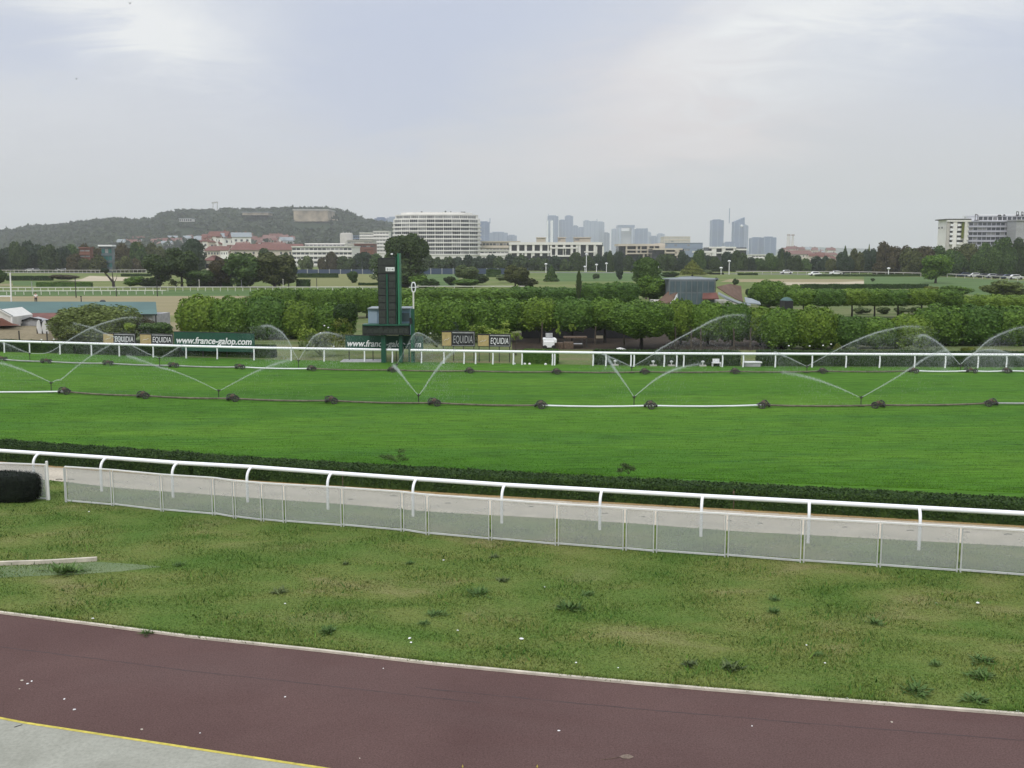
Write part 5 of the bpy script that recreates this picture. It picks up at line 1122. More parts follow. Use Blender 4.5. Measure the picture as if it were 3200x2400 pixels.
office('office_building', 'white four storey office building behind the left tree mass', 913, 1100, 772, 560, 4, 14, depth=30, yb=828, band=.45)
t = office('office_annexe', 'flat white rooftop annexe set back above the white office building', 955, 1078, 763, 592, 1, 10, 'concwhite', 'glasslight', 10, 772, .5)
# tank, grey block
Y = 720; t = thing('storage_tank', 'grey cylindrical tank on the roofline left of the oval building', 'tank', (P(1067,0,Y).x, Y, 0)); rr_ = 20*Y/F
b = MB(); b.lathe([(rr_,0),(rr_,P(0,732,Y).z),(rr_*.85,P(0,728,Y).z),(.1,P(0,728,Y).z)], 24); b.build('shell', 'concrete', t)
for k in range(3): b = MB(); b.bar((-2+2*k,0,P(0,729,Y).z), (-2+2*k,0,P(0,724,Y).z), .3); b.build('vent', 'concrete', t)
office('grey_depot', 'long plain grey building right of the storage tank', 1086, 1165, 752, 700, 1, 6, 'concrete', 'concrete', 20, 766, .3)
office('brick_block', 'low brown brick block below the grey building', 1108, 1170, 764, 640, 1, 5, 'brick', 'glass', 12, 778, .3)
office('apartment_block', 'white apartment block half hidden by the tallest dark tree', 1125, 1182, 729, 760, 4, 9, 'concwhite', 'glasslight', 14, 762, .35)
office('apartment_block', 'stepped white apartment block just left of the tallest tree', 1168, 1216, 724, 740, 6, 5, 'concwhite', 'glasslight', 14, 790, .35)
office('apartment_block', 'small blue grey apartment block between tank and white block', 1088, 1124, 738, 790, 2, 6, 'towerlight', 'glass', 10, 752, .45)
# oval building
Y = 600; ov = thing('oval_building', 'large white oval office building with ten bands of windows', 'building', (P(1352,0,Y).x, Y, 0)); hw = 141*Y/F; hz = P(0,671,Y).z; zb_ = P(0,795,Y).z
dp = 17
def ovpt(u, k=1.0):                        # u in [-1,1] along the rounded front
    x = math.sin(u*math.pi/2)*(1-.18*(1-u*u))/1.0 if 0 else u
    x = max(-1, min(1, x)); return (hw*k*x, dp-dp*k*(1-abs(x)**3.2)**(1/2.2))
_c = lambda i, n: math.copysign(1-(1-abs(-1+2*i/n))**1.8, -1+2*i/n)
def ring(k, n=48): return [ovpt(_c(i, n), k) for i in range(n+1)]+[(p[0], 2*dp-p[1]) for p in ring0(k, n)]
def ring0(k, n): return [ovpt(-_c(i, n), k) for i in range(1, n)]
fl_ = 10; fh = (hz-zb_)/fl_; ks = [1]*8+[.985,.955]
MB().prism(ring(.975), 0, zb_+fh*9).build('core_wall', 'concwhite', ov)
MB().prism(ring(.93), zb_+fh*9-.1, hz-.2).build('top_wall', 'concwhite', ov)
for f in range(fl_+1):
    k = 1.0 if f < 8 else (.99, .965, .93)[min(f-8, 2)]
    z = zb_+fh*f; MB().prism(ring(k), z-fh*.21, z+fh*.13).build('floor_band', 'concwhite', ov)
rr = random.Random(5)
for f in range(fl_):
    k = .977 if f < 9 else .932
    for j in range(10):
        u0, u1 = -.955+1.91*j/10+.006, -.955+1.91*(j+1)/10-.006
        b = MB(); n = 4; z0, z1 = zb_+fh*f+fh*.14, zb_+fh*(f+1)-fh*.22
        for q in range(n):
            ua, ub = lerp(u0, u1, (q+.07)/n), lerp(u0, u1, (q+.93)/n); A, B_ = ovpt(ua, k), ovpt(ub, k)
            b.slab([(A[0],A[1]-.15,z0),(B_[0],B_[1]-.15,z0),(B_[0],B_[1]-.15,z1),(A[0],A[1]-.15,z1)], (0,.12,0))
        b.build('window', 'glass' if rr.random() < .62 and f < 9 else 'glasslight', ov)
MB().prism(ring(.8), hz, hz+1.6).build('roof', 'concwhite', ov)
for x, y, w_ in ((1312,661,5),(1388,659,4),(1405,660,2),(1444,662,14)):
    q = P(x, y, Y)-ov.location; b = MB(); b.bar((q.x,12,hz+1), (q.x,12,q.z), .4); b.box(q.x-w_*.1, q.x+w_*.1, 11.5, 12.5, q.z-.3, q.z+.5); b.build('rooftop_unit', 'black', ov)
# white terrace building right of the oval
office('low_terrace_building', 'low cream building with terraces right of the oval building', 1497, 1625, 756, 620, 2, 12, 'beige', 'glass', 14, 790, .4)
office('low_terrace_building', 'long flat white pavilion below the cream terraces', 1500, 1590, 783, 560, 1, 7, 'concwhite', 'glass', 14, 797, .3)
# central concrete terrace building
def terrace(label, x0, x1, Y, slabs, cols, m='beige', seed=1):
    t, w = place_b('terrace_building', label, 'building', x0, x1, Y, 18); cx = (x0+x1)/2
    zt = P(0, slabs[0][2], Y).z
    X = lambda px: P(px, 800, Y).x-t.location.x
    b = MB(); b.box(-w/2, w/2, 2.5, 18, 0, zt-.4); b.build('back_wall', 'glass', t)
    for (a, c, y0, y1) in slabs:
        b = MB(); b.box(X(a), X(c), 0, 18, P(0,y1,Y).z, P(0,y0,Y).z); b.build('floor_slab', m, t)
    for (px, y0, y1, ww) in cols:
        b = MB(); b.box(X(px)-ww/2, X(px)+ww/2, .3, 2.4, max(P(0,y1,Y).z, 0), P(0,y0,Y).z); b.build('pillar', m, t)
    return t
terrace('long pale concrete building with open terraces, centre of the skyline', 1590, 1885, 520, [(1590,1882,757,765),(1590,1720,784,791),(1720,1806,772,777),(1722,1800,797,802),(1826,1865,785,789),(1626,1662,811,814),(1632,1660,836,840)],
        [(1595+k*24,765,800,1.2) for k in range(12)]+[(1633,784,840,.7),(1662,790,840,.6),(1803,765,798,1.0),(1864,770,796,.8),(1885,770,800,.8),(1720,765,800,1.5),(1765,777,800,1.2)], 'concwhite')
for i, (a, c, y0, Y) in enumerate(((1745,1767,744,545),(1795,1845,744,548),(1677,1705,744,600))):
    office('rooftop_block', ('beige rooftop cube, left one above the long pale concrete building','wide beige rooftop block above the long pale concrete building','pale low block peeping over the left roofline of the concrete building')[i], a, c, y0, Y, 1, 3, 'beige', 'beige', 8, 757, .3)
terrace('cream two storey building with large square openings, right of centre', 1935, 2075, 560, [(1930,2060,762,769),(1955,2026,779,783),(1960,2026,790,794),(2060,2078,760,780),(2060,2078,786,795)], [(1958,769,796,.8),(1990,769,794,.8),(2003,769,794,.6),(2026,765,800,1.2),(2045,768,783,.6),(2012,794,806,.8)], 'beige')
terrace('cream building with a projecting flat canopy', 2040, 2140, 540, [(2040,2133,776,781),(2080,2115,787,792),(2118,2145,800,806),(2110,2120,781,800)], [(2080,781,806,.7),(2120,781,806,1.2),(2130,785,812,.8),(2140,790,812,.8)], 'beige')
terrace('white stepped villa below the wedge tower', 2215, 2335, 600, [(2217,2300,771,776),(2265,2305,783,788),(2240,2305,788,792),(2180,2230,784,790),(2300,2335,777,782)], [(2232,776,800,2.5),(2262,770,800,2),(2295,776,790,1),(2190,790,805,4),(2215,785,805,3)], 'concwhite')
office('grey_slab_building', 'long grey slab building beyond the cream buildings', 2076, 2195, 760, 1100, 2, 12, 'towerlight', 'towerlight', 30, 790, .4)
office('cream_hall', 'pale cream hall on the skyline right of the far towers', 2074, 2156, 740, 1700, 2, 8, 'beige', 'concrete', 40, 760, .4)
office('white_low_block', 'low white block at the right of the skyline gap', 2350, 2392, 797, 700, 1, 4, 'concwhite', 'glass', 12, 806, .3)
# right apartments
M['violetgrey'] = mat('violet_grey_render', (.42,.42,.47), .8, .08, .2)
office('apartment_building', 'long white and violet grey apartment building at the right border', 3022, 3290, 693, 440, 5, 19, 'violetgrey', 'glass', 18, 768, .6, gm2='glasslight')
office('penthouse_storey', 'white set back penthouse storey on the right apartment building', 3050, 3290, 674, 446, 1, 16, 'white', 'glass', 14, 693, .55)
t, w, h_, z0 = office('corner_building', 'white corner apartment block with stacked balconies and thin roof slab', 2956, 3021, 688, 432, 5, 1, 'concwhite', 'glass', 9.5, 762, .4)
X = lambda px: P(px, 700, 432).x-t.location.x; Z = lambda y: P(0, y, 432).z
b = MB(); b.box(X(2955), X(3030), -1.6, 11, Z(687), Z(684)); b.build('roof_slab', 'metal', t)
b = MB(); b.box(X(2956.5), X(2966), -1.0, -.47, 0, Z(694)); b.build('grey_pier', 'concrete', t)
for yy in (3, 6.2): b = MB(); b.box(X(2956)-.06, X(2956)-.003, yy, yy+1.2, Z(714), Z(708)); b.build('side_window', 'glass', t)
b = MB(); b.box(X(2976), X(2988), -1.2, 4, 0, Z(693)); b.build('white_wall', 'concwhite', t)
b = MB(); b.box(X(3011), X(3019), -1.4, 4, 0, Z(690)); b.build('white_wall', 'offwhite', t)
b = MB(); b.box(X(2956), X(3030), -1.5, -.5, Z(693), Z(687.5)); b.build('cornice', 'concwhite', t)
for k in range(5):
    y = 700+k*14.2
    for a, c in ((2967,2976),(2989,2998)): b = MB(); b.box(X(a), X(c), -1.3, -.5, Z(y+7), Z(y)); b.build('balcony', 'white', t)
b = MB(); b.box(X(3004), X(3010), -1.1, -.5, Z(745), Z(695)); b.build('stair_glass', 'fyellow', t)
office('lift_tower', 'plain violet grey stair tower at the right border', 3170, 3200, 690, 430, 1, 1, 'pipegrey', 'pipegrey', 8, 745, .2)
for i, (x, yt, yb, w_) in enumerate(((3036,671,695,10),(3181,661,674,8),(3196,662,674,6),(3140,671,674,5),(3125,672,675,10))):
    p = P(x, yb, 445); b = MB(); ww = w_*445/F; hh = P(x, yt, 445).z-p.z; b.box(-ww/2, ww/2, 0, 1, 0, hh*.3); b.bar((-ww*.4,.5,0), (-ww*.4,.5,hh), .2); b.bar((ww*.4,.5,0), (ww*.4,.5,hh*.9), .2); b.bar((-ww*.4,.5,hh), (ww*.4,.5,hh*.9), .3)
    tag(b.build('rooftop_equipment', 'metal', None, (p.x, 445 if i else 440, p.z)), ('dark planted rooftop frame at the junction of the right buildings','hooked rooftop frame, left one near the right border','hooked rooftop frame at the very right border','small dark rooftop vent near the right end','wide low rooftop vent on the right apartment building')[i], 'equipment', 'rooftop equipment on the right buildings')
# left far buildings
office('brick_building', 'red brick building between the trees at the left', 250, 282, 776, 404, 4, 2, 'brick', 'glasslight', 3, 846, .25)
t, w, h_, z0 = office('teal_glass_building', 'teal glass building with white roof slab at the left', 318, 350, 774, 398, 3, 3, 'blueglass', mat('teal_curtain_glass', (.03,.13,.12), .2, .3, .4), 3, 840, .6)
b = MB(); b.box(-w/2-1, w/2+.6, -.9, 3, h_+.52, h_+1.1); b.build('roof_slab', 'white', t)
# far towers
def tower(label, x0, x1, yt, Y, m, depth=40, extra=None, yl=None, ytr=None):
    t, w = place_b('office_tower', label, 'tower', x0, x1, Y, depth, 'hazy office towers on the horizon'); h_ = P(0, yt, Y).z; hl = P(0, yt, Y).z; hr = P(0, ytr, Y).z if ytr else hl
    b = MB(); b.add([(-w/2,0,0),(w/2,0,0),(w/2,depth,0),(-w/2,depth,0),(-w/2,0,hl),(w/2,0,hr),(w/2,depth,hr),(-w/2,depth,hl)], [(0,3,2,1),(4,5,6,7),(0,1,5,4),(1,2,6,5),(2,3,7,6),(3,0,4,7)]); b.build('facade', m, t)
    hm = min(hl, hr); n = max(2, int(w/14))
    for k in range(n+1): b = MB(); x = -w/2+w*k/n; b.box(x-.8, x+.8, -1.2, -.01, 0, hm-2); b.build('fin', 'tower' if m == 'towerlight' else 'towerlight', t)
    b = MB(); b.box(-w/2+w*.15, w/2-w*.2, depth*.3, depth*.7, hm-1, hm+3); b.build('roof_plant', m, t)
    if extra: extra(t, w, h_)
    return t
def ant(px, yt, yb, Y): return lambda t, w, h_: MB().bar((P(px,0,Y).x-t.location.x, 15, P(0,yb,Y).z-3), (P(px,0,Y).x-t.location.x, 15, P(0,yt,Y).z), 2.4).build('antenna', 'tower', t)
T = 4300
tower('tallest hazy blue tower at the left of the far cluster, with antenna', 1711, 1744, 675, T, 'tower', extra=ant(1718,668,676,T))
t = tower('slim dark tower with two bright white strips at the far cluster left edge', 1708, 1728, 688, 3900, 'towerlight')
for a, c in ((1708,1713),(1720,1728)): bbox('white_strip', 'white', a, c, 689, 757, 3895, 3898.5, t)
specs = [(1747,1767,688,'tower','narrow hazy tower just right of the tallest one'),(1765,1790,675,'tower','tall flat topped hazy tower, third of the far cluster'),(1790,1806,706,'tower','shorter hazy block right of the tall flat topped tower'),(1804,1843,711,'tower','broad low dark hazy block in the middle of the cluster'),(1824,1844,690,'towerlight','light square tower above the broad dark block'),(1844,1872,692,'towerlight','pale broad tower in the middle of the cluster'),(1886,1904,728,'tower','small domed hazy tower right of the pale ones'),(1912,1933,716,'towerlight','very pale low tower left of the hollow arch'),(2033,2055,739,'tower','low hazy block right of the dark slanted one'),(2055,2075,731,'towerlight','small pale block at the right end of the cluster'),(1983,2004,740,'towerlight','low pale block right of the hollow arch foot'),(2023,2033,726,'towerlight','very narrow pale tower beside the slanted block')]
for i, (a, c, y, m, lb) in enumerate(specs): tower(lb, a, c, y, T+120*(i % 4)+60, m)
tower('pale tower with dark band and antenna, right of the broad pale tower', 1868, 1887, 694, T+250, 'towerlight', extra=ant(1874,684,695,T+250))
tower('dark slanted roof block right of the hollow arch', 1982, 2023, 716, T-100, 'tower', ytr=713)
# hollow arch
t, w = place_b('arch_building', 'pale hollow cube arch building with thin dark top line', 'building', 1932, 1981, 4700, 90); h_ = P(0,703,4700).z
for a, c in ((-w/2, -w/2+w*.17), (w/2-w*.17, w/2)): b = MB(); b.box(a, c, 0, 90, 0, h_-12); b.build('side_wall', 'towerlight', t)
b = MB(); b.box(-w/2-2, w/2+2, 0, 90, h_-12, h_); b.build('top_beam', 'tower', t)
b = MB(); b.box(-w/2+w*.17, w/2-w*.17, 40, 60, 0, h_*.8); b.build('inner_screen', mat('pale_canvas', (.5,.5,.52), .8, .05, .01), t)
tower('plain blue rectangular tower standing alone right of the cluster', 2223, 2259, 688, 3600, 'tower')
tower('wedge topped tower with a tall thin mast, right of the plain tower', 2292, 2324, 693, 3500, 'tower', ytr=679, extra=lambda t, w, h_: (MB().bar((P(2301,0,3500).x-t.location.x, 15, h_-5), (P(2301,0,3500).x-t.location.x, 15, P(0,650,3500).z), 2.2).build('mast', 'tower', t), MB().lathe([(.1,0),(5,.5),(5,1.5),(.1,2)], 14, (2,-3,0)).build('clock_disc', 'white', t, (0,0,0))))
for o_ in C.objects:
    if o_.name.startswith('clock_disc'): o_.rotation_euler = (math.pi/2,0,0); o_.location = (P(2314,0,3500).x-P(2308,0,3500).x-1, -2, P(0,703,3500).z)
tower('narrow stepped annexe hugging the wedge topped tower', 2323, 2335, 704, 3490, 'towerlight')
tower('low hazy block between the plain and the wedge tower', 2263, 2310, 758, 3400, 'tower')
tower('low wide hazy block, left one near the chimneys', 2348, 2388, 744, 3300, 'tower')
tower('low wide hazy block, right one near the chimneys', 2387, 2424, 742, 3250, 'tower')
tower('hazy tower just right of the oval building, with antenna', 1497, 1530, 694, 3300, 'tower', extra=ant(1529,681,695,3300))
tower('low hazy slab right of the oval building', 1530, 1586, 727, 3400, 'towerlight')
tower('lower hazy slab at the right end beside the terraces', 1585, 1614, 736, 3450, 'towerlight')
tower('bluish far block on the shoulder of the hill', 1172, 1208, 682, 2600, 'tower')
tower('pale far block between the hill and the oval building', 1211, 1250, 680, 2900, 'towerlight')
for i, x in enumerate((2490.5, 2504)):
    p = P(x, 0, 2600); b = MB(); b.lathe([(6.5 if i == 0 else 4,0),(4.2 if i == 0 else 3,P(0,732,2600).z),(.5,P(0,731.5,2600).z)], 12); t = thing('chimney', ('thicker left chimney of the twin pair on the horizon','thinner right chimney of the twin pair on the horizon')[i], 'chimney', (p.x, 2600, 0), 0, 'twin chimneys on the horizon'); b.build('stack', 'concrete', t)
    b = MB(); b.lathe([(4.6,P(0,736,2600).z),(4.6,P(0,733,2600).z)], 12); b.build('cap_ring', 'brick', t)

# ------------------------------------------------------------------ hill with fort
HP = [(-500,765),(-200,748),(0,736),(22,722),(40,728),(54,722),(98,715),(174,712),(231,704),(289,697),(362,690),(416,695),(481,691),(505,675),(524,670),(552,670),(560,663),(590,664),(629,666),(669,663),(680,668),(700,660),(720,658),(745,662),(800,661),(887,659),(905,653),(930,657),(1017,657),(1053,662),(1075,669),(1104,675),(1125,687),(1162,695),(1209,702),(1260,718),(1330,745),(1420,775),(1600,789)]
YF, YT = 1050., 1800.
nx, ny = 260, 14; V = []; 
for j in range(ny+6):
    for i in range(nx+1):
        px = lerp(-500, 1600, i/nx); top = P(px, interp(HP, px)+R.uniform(-1.2, 1.2), YT).z
        if j <= ny: t = j/ny; Y = lerp(YF, YT, t); z = lerp(-2, top, t**1.15)
        else: t = (j-ny)/5; Y = YT+t*500; z = top*(1-t*.9)
        x = (px-1600)/F*Y/ct*1.0; V.append((P(px, 760, Y).x, Y, z+R.uniform(-1, 1)*(2 if j > 2 else 0)))
Q = [(j*(nx+1)+i, j*(nx+1)+i+1, (j+1)*(nx+1)+i+1, (j+1)*(nx+1)+i) for j in range(ny+5) for i in range(nx)]
o = link('hill', npmesh('hill', np.array(V), np.array(Q), ground_mat('wooded_hillside', [(.3, (.012,.022,.010)), (.7, (.035,.050,.022))], .02, finescale=.05, fineamt=.4, bump=0), True)); o['kind'] = 'structure'
def hillz(px, Y):
    top = P(px, interp(HP, px), YT).z; t = (Y-YF)/(YT-YF); return lerp(-2, top, max(t, 0)**1.15)
def hill_at(px, py):                          # where the view ray meets the slope
    for k in range(400):
        Y = lerp(YF, YT, k/399)
        if hillz(px, Y) >= P(px, py, Y).z: return Y
    return YT
rng = np.random.default_rng(12); n = 30000; px_ = rng.uniform(-300, 1400, n); tt_ = rng.uniform(.08, 1.0, n)**.6
ok = ~((tt_ < .42) & (px_ > 560) & (px_ < 930) & (rng.random(n) < .8)) & ~((np.abs(px_-974) < 62) & (tt_ > .5) & (tt_ < .72)) & ~((np.abs(px_-584) < 26) & (tt_ > .42) & (tt_ < .62)) & ~((np.abs(px_-802) < 44) & (tt_ > .66) & (tt_ < .78)); px_ = px_[ok]; tt_ = tt_[ok]; n = len(px_)
c = np.array([(P(a, 760, lerp(YF, YT, t_)).x, lerp(YF, YT, t_), hillz(a, lerp(YF, YT, t_))+rng.uniform(0, 5)) for a, t_ in zip(px_, tt_)])
Vv, Qq = leaf_quads(c, rng.normal(size=(n,3))+[0,-.6,.8], 7.0, rng)
o = link('hillside_wood', npmesh('hillside_wood', Vv, Qq, foliage_mat('distant_wood', (.010,.018,.008), (.026,.042,.018), (.055,.072,.03), .012))); tag(o, 'dense wood covering the distant hill', 'wood', None, 'stuff')
# fort
Y = 1570; t, w = place_b('hill_fort', 'pale stone fort wall on the hilltop', 'fort', 921, 1028, Y, 60); zf = P(0,658,Y).z
b = MB(); b.box(-w/2, w/2, 0, 60, P(0,692,Y).z, zf); b.build('wall', 'stone', t)
b = MB(); b.box(-w/2-1, w/2+1, -1, 61, zf+.01, zf+2); b.build('parapet', 'concrete', t)
b = MB(); b.slab([(w/2,-.5,P(0,686,Y).z), (w/2+14,-.5,P(0,690,Y).z), (w/2+14,-.5,P(0,686,Y).z), (w/2,-.5,P(0,683,Y).z)], (0,6,0)); b.build('ramp_wall', 'stone', t)
t, w = place_b('hill_fort_wing', 'low pale fort building along the hill crest, left of the fort wall', 'fort', 762, 842, 1620, 30); b = MB(); b.box(-w/2, w/2, 0, 30, P(0,672,1620).z, P(0,664,1620).z); b.build('wall', 'stone', t); b = MB(); b.box(-w/2-2, w/2+2, -1, 31, P(0,664,1620).z, P(0,662,1620).z); b.build('roof', 'roofgrey', t)
t, w = place_b('hillside_villa', 'long white villa high on the wooded slope', 'villa', 565, 604, 1500, 14); z_ = P(0,689,1500).z; b = MB(); b.box(-w/2, w/2, 0, 14, z_-1.5, P(0,683,1500).z); b.build('wall', 'concwhite', t); b = MB(); b.box(-w/2-1, w/2+1, -1, 15, P(0,683,1500).z, P(0,681.5,1500).z); b.build('roof', 'roofgrey', t)
for k in range(6): b = MB(); x = -w/2+w*(k+.5)/6; b.box(x-1, x+1, -.2, -.01, z_-1, z_+2); b.build('window', 'glass', t)
t = thing('radio_mast', 'thin twin legged lattice mast on the hill crest', 'mast', (P(672,0,YT).x, YT, 0)); q = lambda x, y: P(x, y, YT)-t.location
b = MB(); b.bar(q(665,668), q(666,634), .9); b.bar(q(678,670), q(680,630), 1.1); b.build('leg', 'concrete', t); b = MB(); b.bar(q(662,634), q(680,632), 2.2); b.build('cross_beam', 'concrete', t)

# ------------------------------------------------------------------ town
def make_house(roofm, wallm):
    t = thing('town_house', 'x', 'house', (0,0,-200)); 
    b = MB(); b.box(-5,5,-4,4,-6,6); b.add([(-5,-4,6),(-5,4,6),(-5,0,9)], [(0,1,2)]); b.add([(5,-4,6),(5,4,6),(5,0,9)], [(2,1,0)]); b.build('wall', wallm, t)
    b = MB(); b.slab([(-5.5,-4.6,5.7),(5.5,-4.6,5.7),(5.5,0,9.3),(-5.5,0,9.3)], (0,0,.3)); b.slab([(-5.5,0,9.3),(5.5,0,9.3),(5.5,4.6,5.7),(-5.5,4.6,5.7)], (0,0,.3)); b.build('roof', roofm, t)
    b = MB(); b.box(2,3,.5,1.5,8,10.6); b.build('chimney', 'brick', t)
    for x in (-3, 0, 3): b = MB(); b.box(x-.6,x+.6,-4.08,-4.002,2.2,4); b.build('window', 'glass', t)
    return t
hs = [make_house('roofred','concwhite'), make_house('pinkroof','beige'), make_house('roofgrey','concwhite'), make_house('roofred','beige')]
rr = random.Random(21); used = [False]*4; cl = {}
def town(n, x0, x1, y0, y1, where, big=1.0, zs=None):
    pos_ = sorted([(rr.uniform(x0, x1), rr.uniform(y0, y1)) for _ in range(n)])
    for i, (px, py) in enumerate(pos_):
        Y = hill_at(px, py) if zs is None else zs; p = P(px, py, Y); k = rr.randrange(4); s = rr.uniform(.75, 1.2)*big
        roof = ('red roofed white','brownish roofed beige','grey roofed white','red roofed beige')[k]
        kk = cl.get((where, k), 0); cl[(where, k)] = kk+1; lb = f'small {roof} house {where}, {ORD(kk)} such from the left'
        p.z -= 1.5
        if not used[k]: o = hs[k]; o.location = p; used[k] = True
        else: o = dup(hs[k], p)
        o.rotation_euler.z = rr.uniform(-.7, .7); o.scale = (s*rr.uniform(.9, 1.5), s, s); o['label'] = lb; o['group'] = 'town houses '+where
town(46, 585, 905, 748, 768, 'at the foot of the hill')
town(26, 615, 760, 757, 790, 'above the dark pair of trees', 1.0, 900)
town(22, 380, 560, 754, 776, 'behind the left trees', .9)
town(14, 700, 905, 786, 800, 'above the large tree mass', .9, 800)
town(26, 2445, 2615, 787, 806, 'near the twin chimneys', .95, 1500)
town(8, 2540, 2600, 802, 825, 'in the gap below the chimneys', .6, 800)
def long_roof(label, x0, x1, yr, ye, Y):
    t, w = place_b('long_brick_building', label, 'building', x0, x1, Y, 20); a, c = P(0,yr,Y).z, P(0,ye,Y).z
    b = MB(); b.box(-w/2, w/2, 0, 14, 0, c); b.build('wall', 'beige', t); b = MB(); b.slab([(-w/2-1,-1,c),(w/2+1,-1,c),(w/2-2,7,a),(-w/2+2,7,a)], (0,0,.3)); b.slab([(-w/2+2,7,a),(w/2-2,7,a),(w/2+1,15,c),(-w/2-1,15,c)], (0,0,.3)); b.build('roof', 'roofred', t)
    for k in range(8): x = -w/2+w*(k+.5)/8; b = MB(); b.box(x-.7, x+.7, -.1, -.003, c-3, c-1.2); b.build('window', 'glass', t)
long_roof('long red roofed barracks left of the white office building', 722, 950, 763, 782, 780)
long_roof('shorter red roofed hall left of the long barracks', 640, 712, 770, 784, 840)
long_roof('orange roofed house in the gap beside the blue conifer', 644, 664, 800, 815, 420)
long_roof('red brick quarter roof ridge below the twin chimneys', 2446, 2540, 783, 795, 1300)
long_roof('pinkish far roof right of the twin chimneys', 2530, 2620, 790, 797, 1350)
# distant ridge on the right
V = []; rp = [(2100,789),(2300,786),(2440,780),(2480,772),(2530,771),(2620,775),(2760,778),(3000,776),(3400,772),(3900,780)]
for j, (Y, f) in enumerate(((5200,0),(5500,1),(6200,.2))):
    for i in range(61): px = lerp(2100, 3900, i/60); V.append((P(px,770,Y).x, Y, max(P(px, interp(rp, px), 5500).z*f, -1)))
Q = [(j*61+i, j*61+i+1, (j+1)*61+i+1, (j+1)*61+i) for j in range(2) for i in range(60)]
o = link('distant_ridge', npmesh('distant_ridge', np.array(V), np.array(Q), ground_mat('far_ridge', [(.3,(.03,.045,.03)),(.7,(.05,.06,.04))], .004, bump=0, finescale=.01), True)); o['kind'] = 'structure'

# ------------------------------------------------------------------ car parks, lamps
for i, (x, y) in enumerate(((1322,842),(1350,841),(1365,842),(1385,841),(1402,842),(1420,841),(1440,842),(1460,841))):
    place_car(f'car parked below the oval building, {ORD(i)} from the left', x, y+1.5, rr.uniform(-.1, .1), ('white','cargrey','carblue')[i % 3], 'cars below the oval building')
for i, (x, w_) in enumerate(((1348,10),(1360,9),(1381,18),(1413,12),(1452,16))):
    Y = 455; p = P(x, 0, Y); zz = P(0, 825-(i == 4)*9, Y).z; b = MB(); rw = w_*Y/F/2; b.lathe([(rw,zz-.5),(rw*.6,zz-.1),(.05,zz+.3)], 8, smooth=False); t = thing('parasol', f'white parasol below the oval building, {ORD(i)} from the left', 'parasol', (p.x, Y, 0), 0, 'white parasols below the oval building'); b.build('canopy', 'white', t); b = MB(); b.bar((0,0,0), (0,0,zz), .12); b.build('pole', 'white', t)
t, w = place_b('white_kiosk', 'tall white kiosk at the right end of the parasols', 'kiosk', 1493, 1512, 450, 4); b = MB(); b.box(-w/2, w/2, 0, 3, 0, P(0,812,450).z); b.build('body', 'concwhite', t); b = MB(); b.box(-w/2-.4, w/2+.8, -.6, 3.4, P(0,812,450).z, P(0,806,450).z); b.build('roof', 'concrete', t); b = MB(); b.box(-w*.3, w*.3, -.05, -.003, 1, 2.4); b.build('window', 'glass', t)
for i in range(8): place_car(f'car parked before the left wood, {ORD(i)} from the left', 82+i*19+rr.uniform(-5, 5), 849.5, rr.uniform(-.1, .1), ('carblack','white','cargrey','carblue')[i % 4], 'cars before the left wood')
for i in range(9):
    x = 2970+i*25+R.uniform(-8, 8); place_car(f'car parked under the right wood, {ORD(i)} from the left', x, interp(RD, x)-4.2, -.15+rr.uniform(-.1, .1), ('cargrey','carblack','carblue','white','carblack')[i % 5], 'cars under the right wood')
for i, (x, y, m) in enumerate(((2547,862,'white'),(2612,859,'white'),(2620,858,'carblack'),(2457,856,'white'))):
    place_car(('white vehicle on the perimeter road, left of a pair','white vehicle on the perimeter road, touching a dark one','dark vehicle beside the white one on the perimeter road','small white vehicle on the road below the low blocks')[i], x, y, 0, m, 'vehicles on the perimeter road')
for i, (x, yt, yb) in enumerate(((1706,826,852),(1828,834,850),(1864,828,850),(1895,824,850),(2058,828,852),(2278,817,858),(2776,840,862),(1832,795,850),(2253,838,858))):
    Y = GY(yb); p = P(x, yb, Y); hh = P(x, yt, Y).z; t = thing('street_lamp', f'white street lamp before the far belt, {ORD([0,2,3,4,5,7,8,1,6][i])} from the left', 'lamp', (p.x, Y, 0), 0, 'street lamps along the perimeter road')
    b = MB(); b.bar((0,0,0), (0,0,hh), .22); b.build('pole', 'white', t); b = MB(); b.lathe([(.05,-.3),(.6,0),(.5,.3),(.05,.45)], 8, (0,0,hh)); b.build('lamp_head', 'white', t)
# perimeter rail beyond the infield
def prail(x0, x1, lab):
    b0 = G(x0, interp(RD, x0)+.6); t = thing('perimeter_rail', lab, 'rail', b0, 0, 'perimeter rails'); n = 40; xs = [lerp(x0, x1, i/n) for i in range(n+1)]; pts = [G(x, interp(RD, x)+.6)-b0 for x in xs]
    b = MB(); ribbon(b, [p+Vector((0,0,1.1)) for p in pts], [(.06,-.12),(.06,.12),(-.06,.12),(-.06,-.12)]); b.build('rail', 'concrete', t)
    for p in pts: b = MB(); b.bar(p, p+Vector((0,0,1)), .14); b.build('post', 'concrete', t)
prail(-60, 470, 'grey white perimeter rail in front of the left wood'); prail(2300, 3400, 'grey white perimeter rail curving along the right wood')
b = MB(); a, c = G(925,856), G(1180,860); t = thing('boundary_fence', 'dark boundary fence below the white office building', 'fence', a)
b.box(0, c.x-a.x, 0, .2, 0, 1.6); b.build('panel', 'carblue', t); [MB().box(k*4, k*4+.3, -.1, -.01, 0, 1.8).build('post', 'pipegrey', t) for k in range(0, int((c.x-a.x)/4))]
a, c = G(1310,857), G(1650,856); t = thing('boundary_fence', 'dark boundary fence below the parasols', 'fence', a); MB().box(0, c.x-a.x, 0, .2, 0, 2.0).build('panel', 'carblue', t); [MB().box(k*4, k*4+.3, -.1, -.01, 0, 2.2).build('post', 'pipegrey', t) for k in range(0, int((c.x-a.x)/4))]

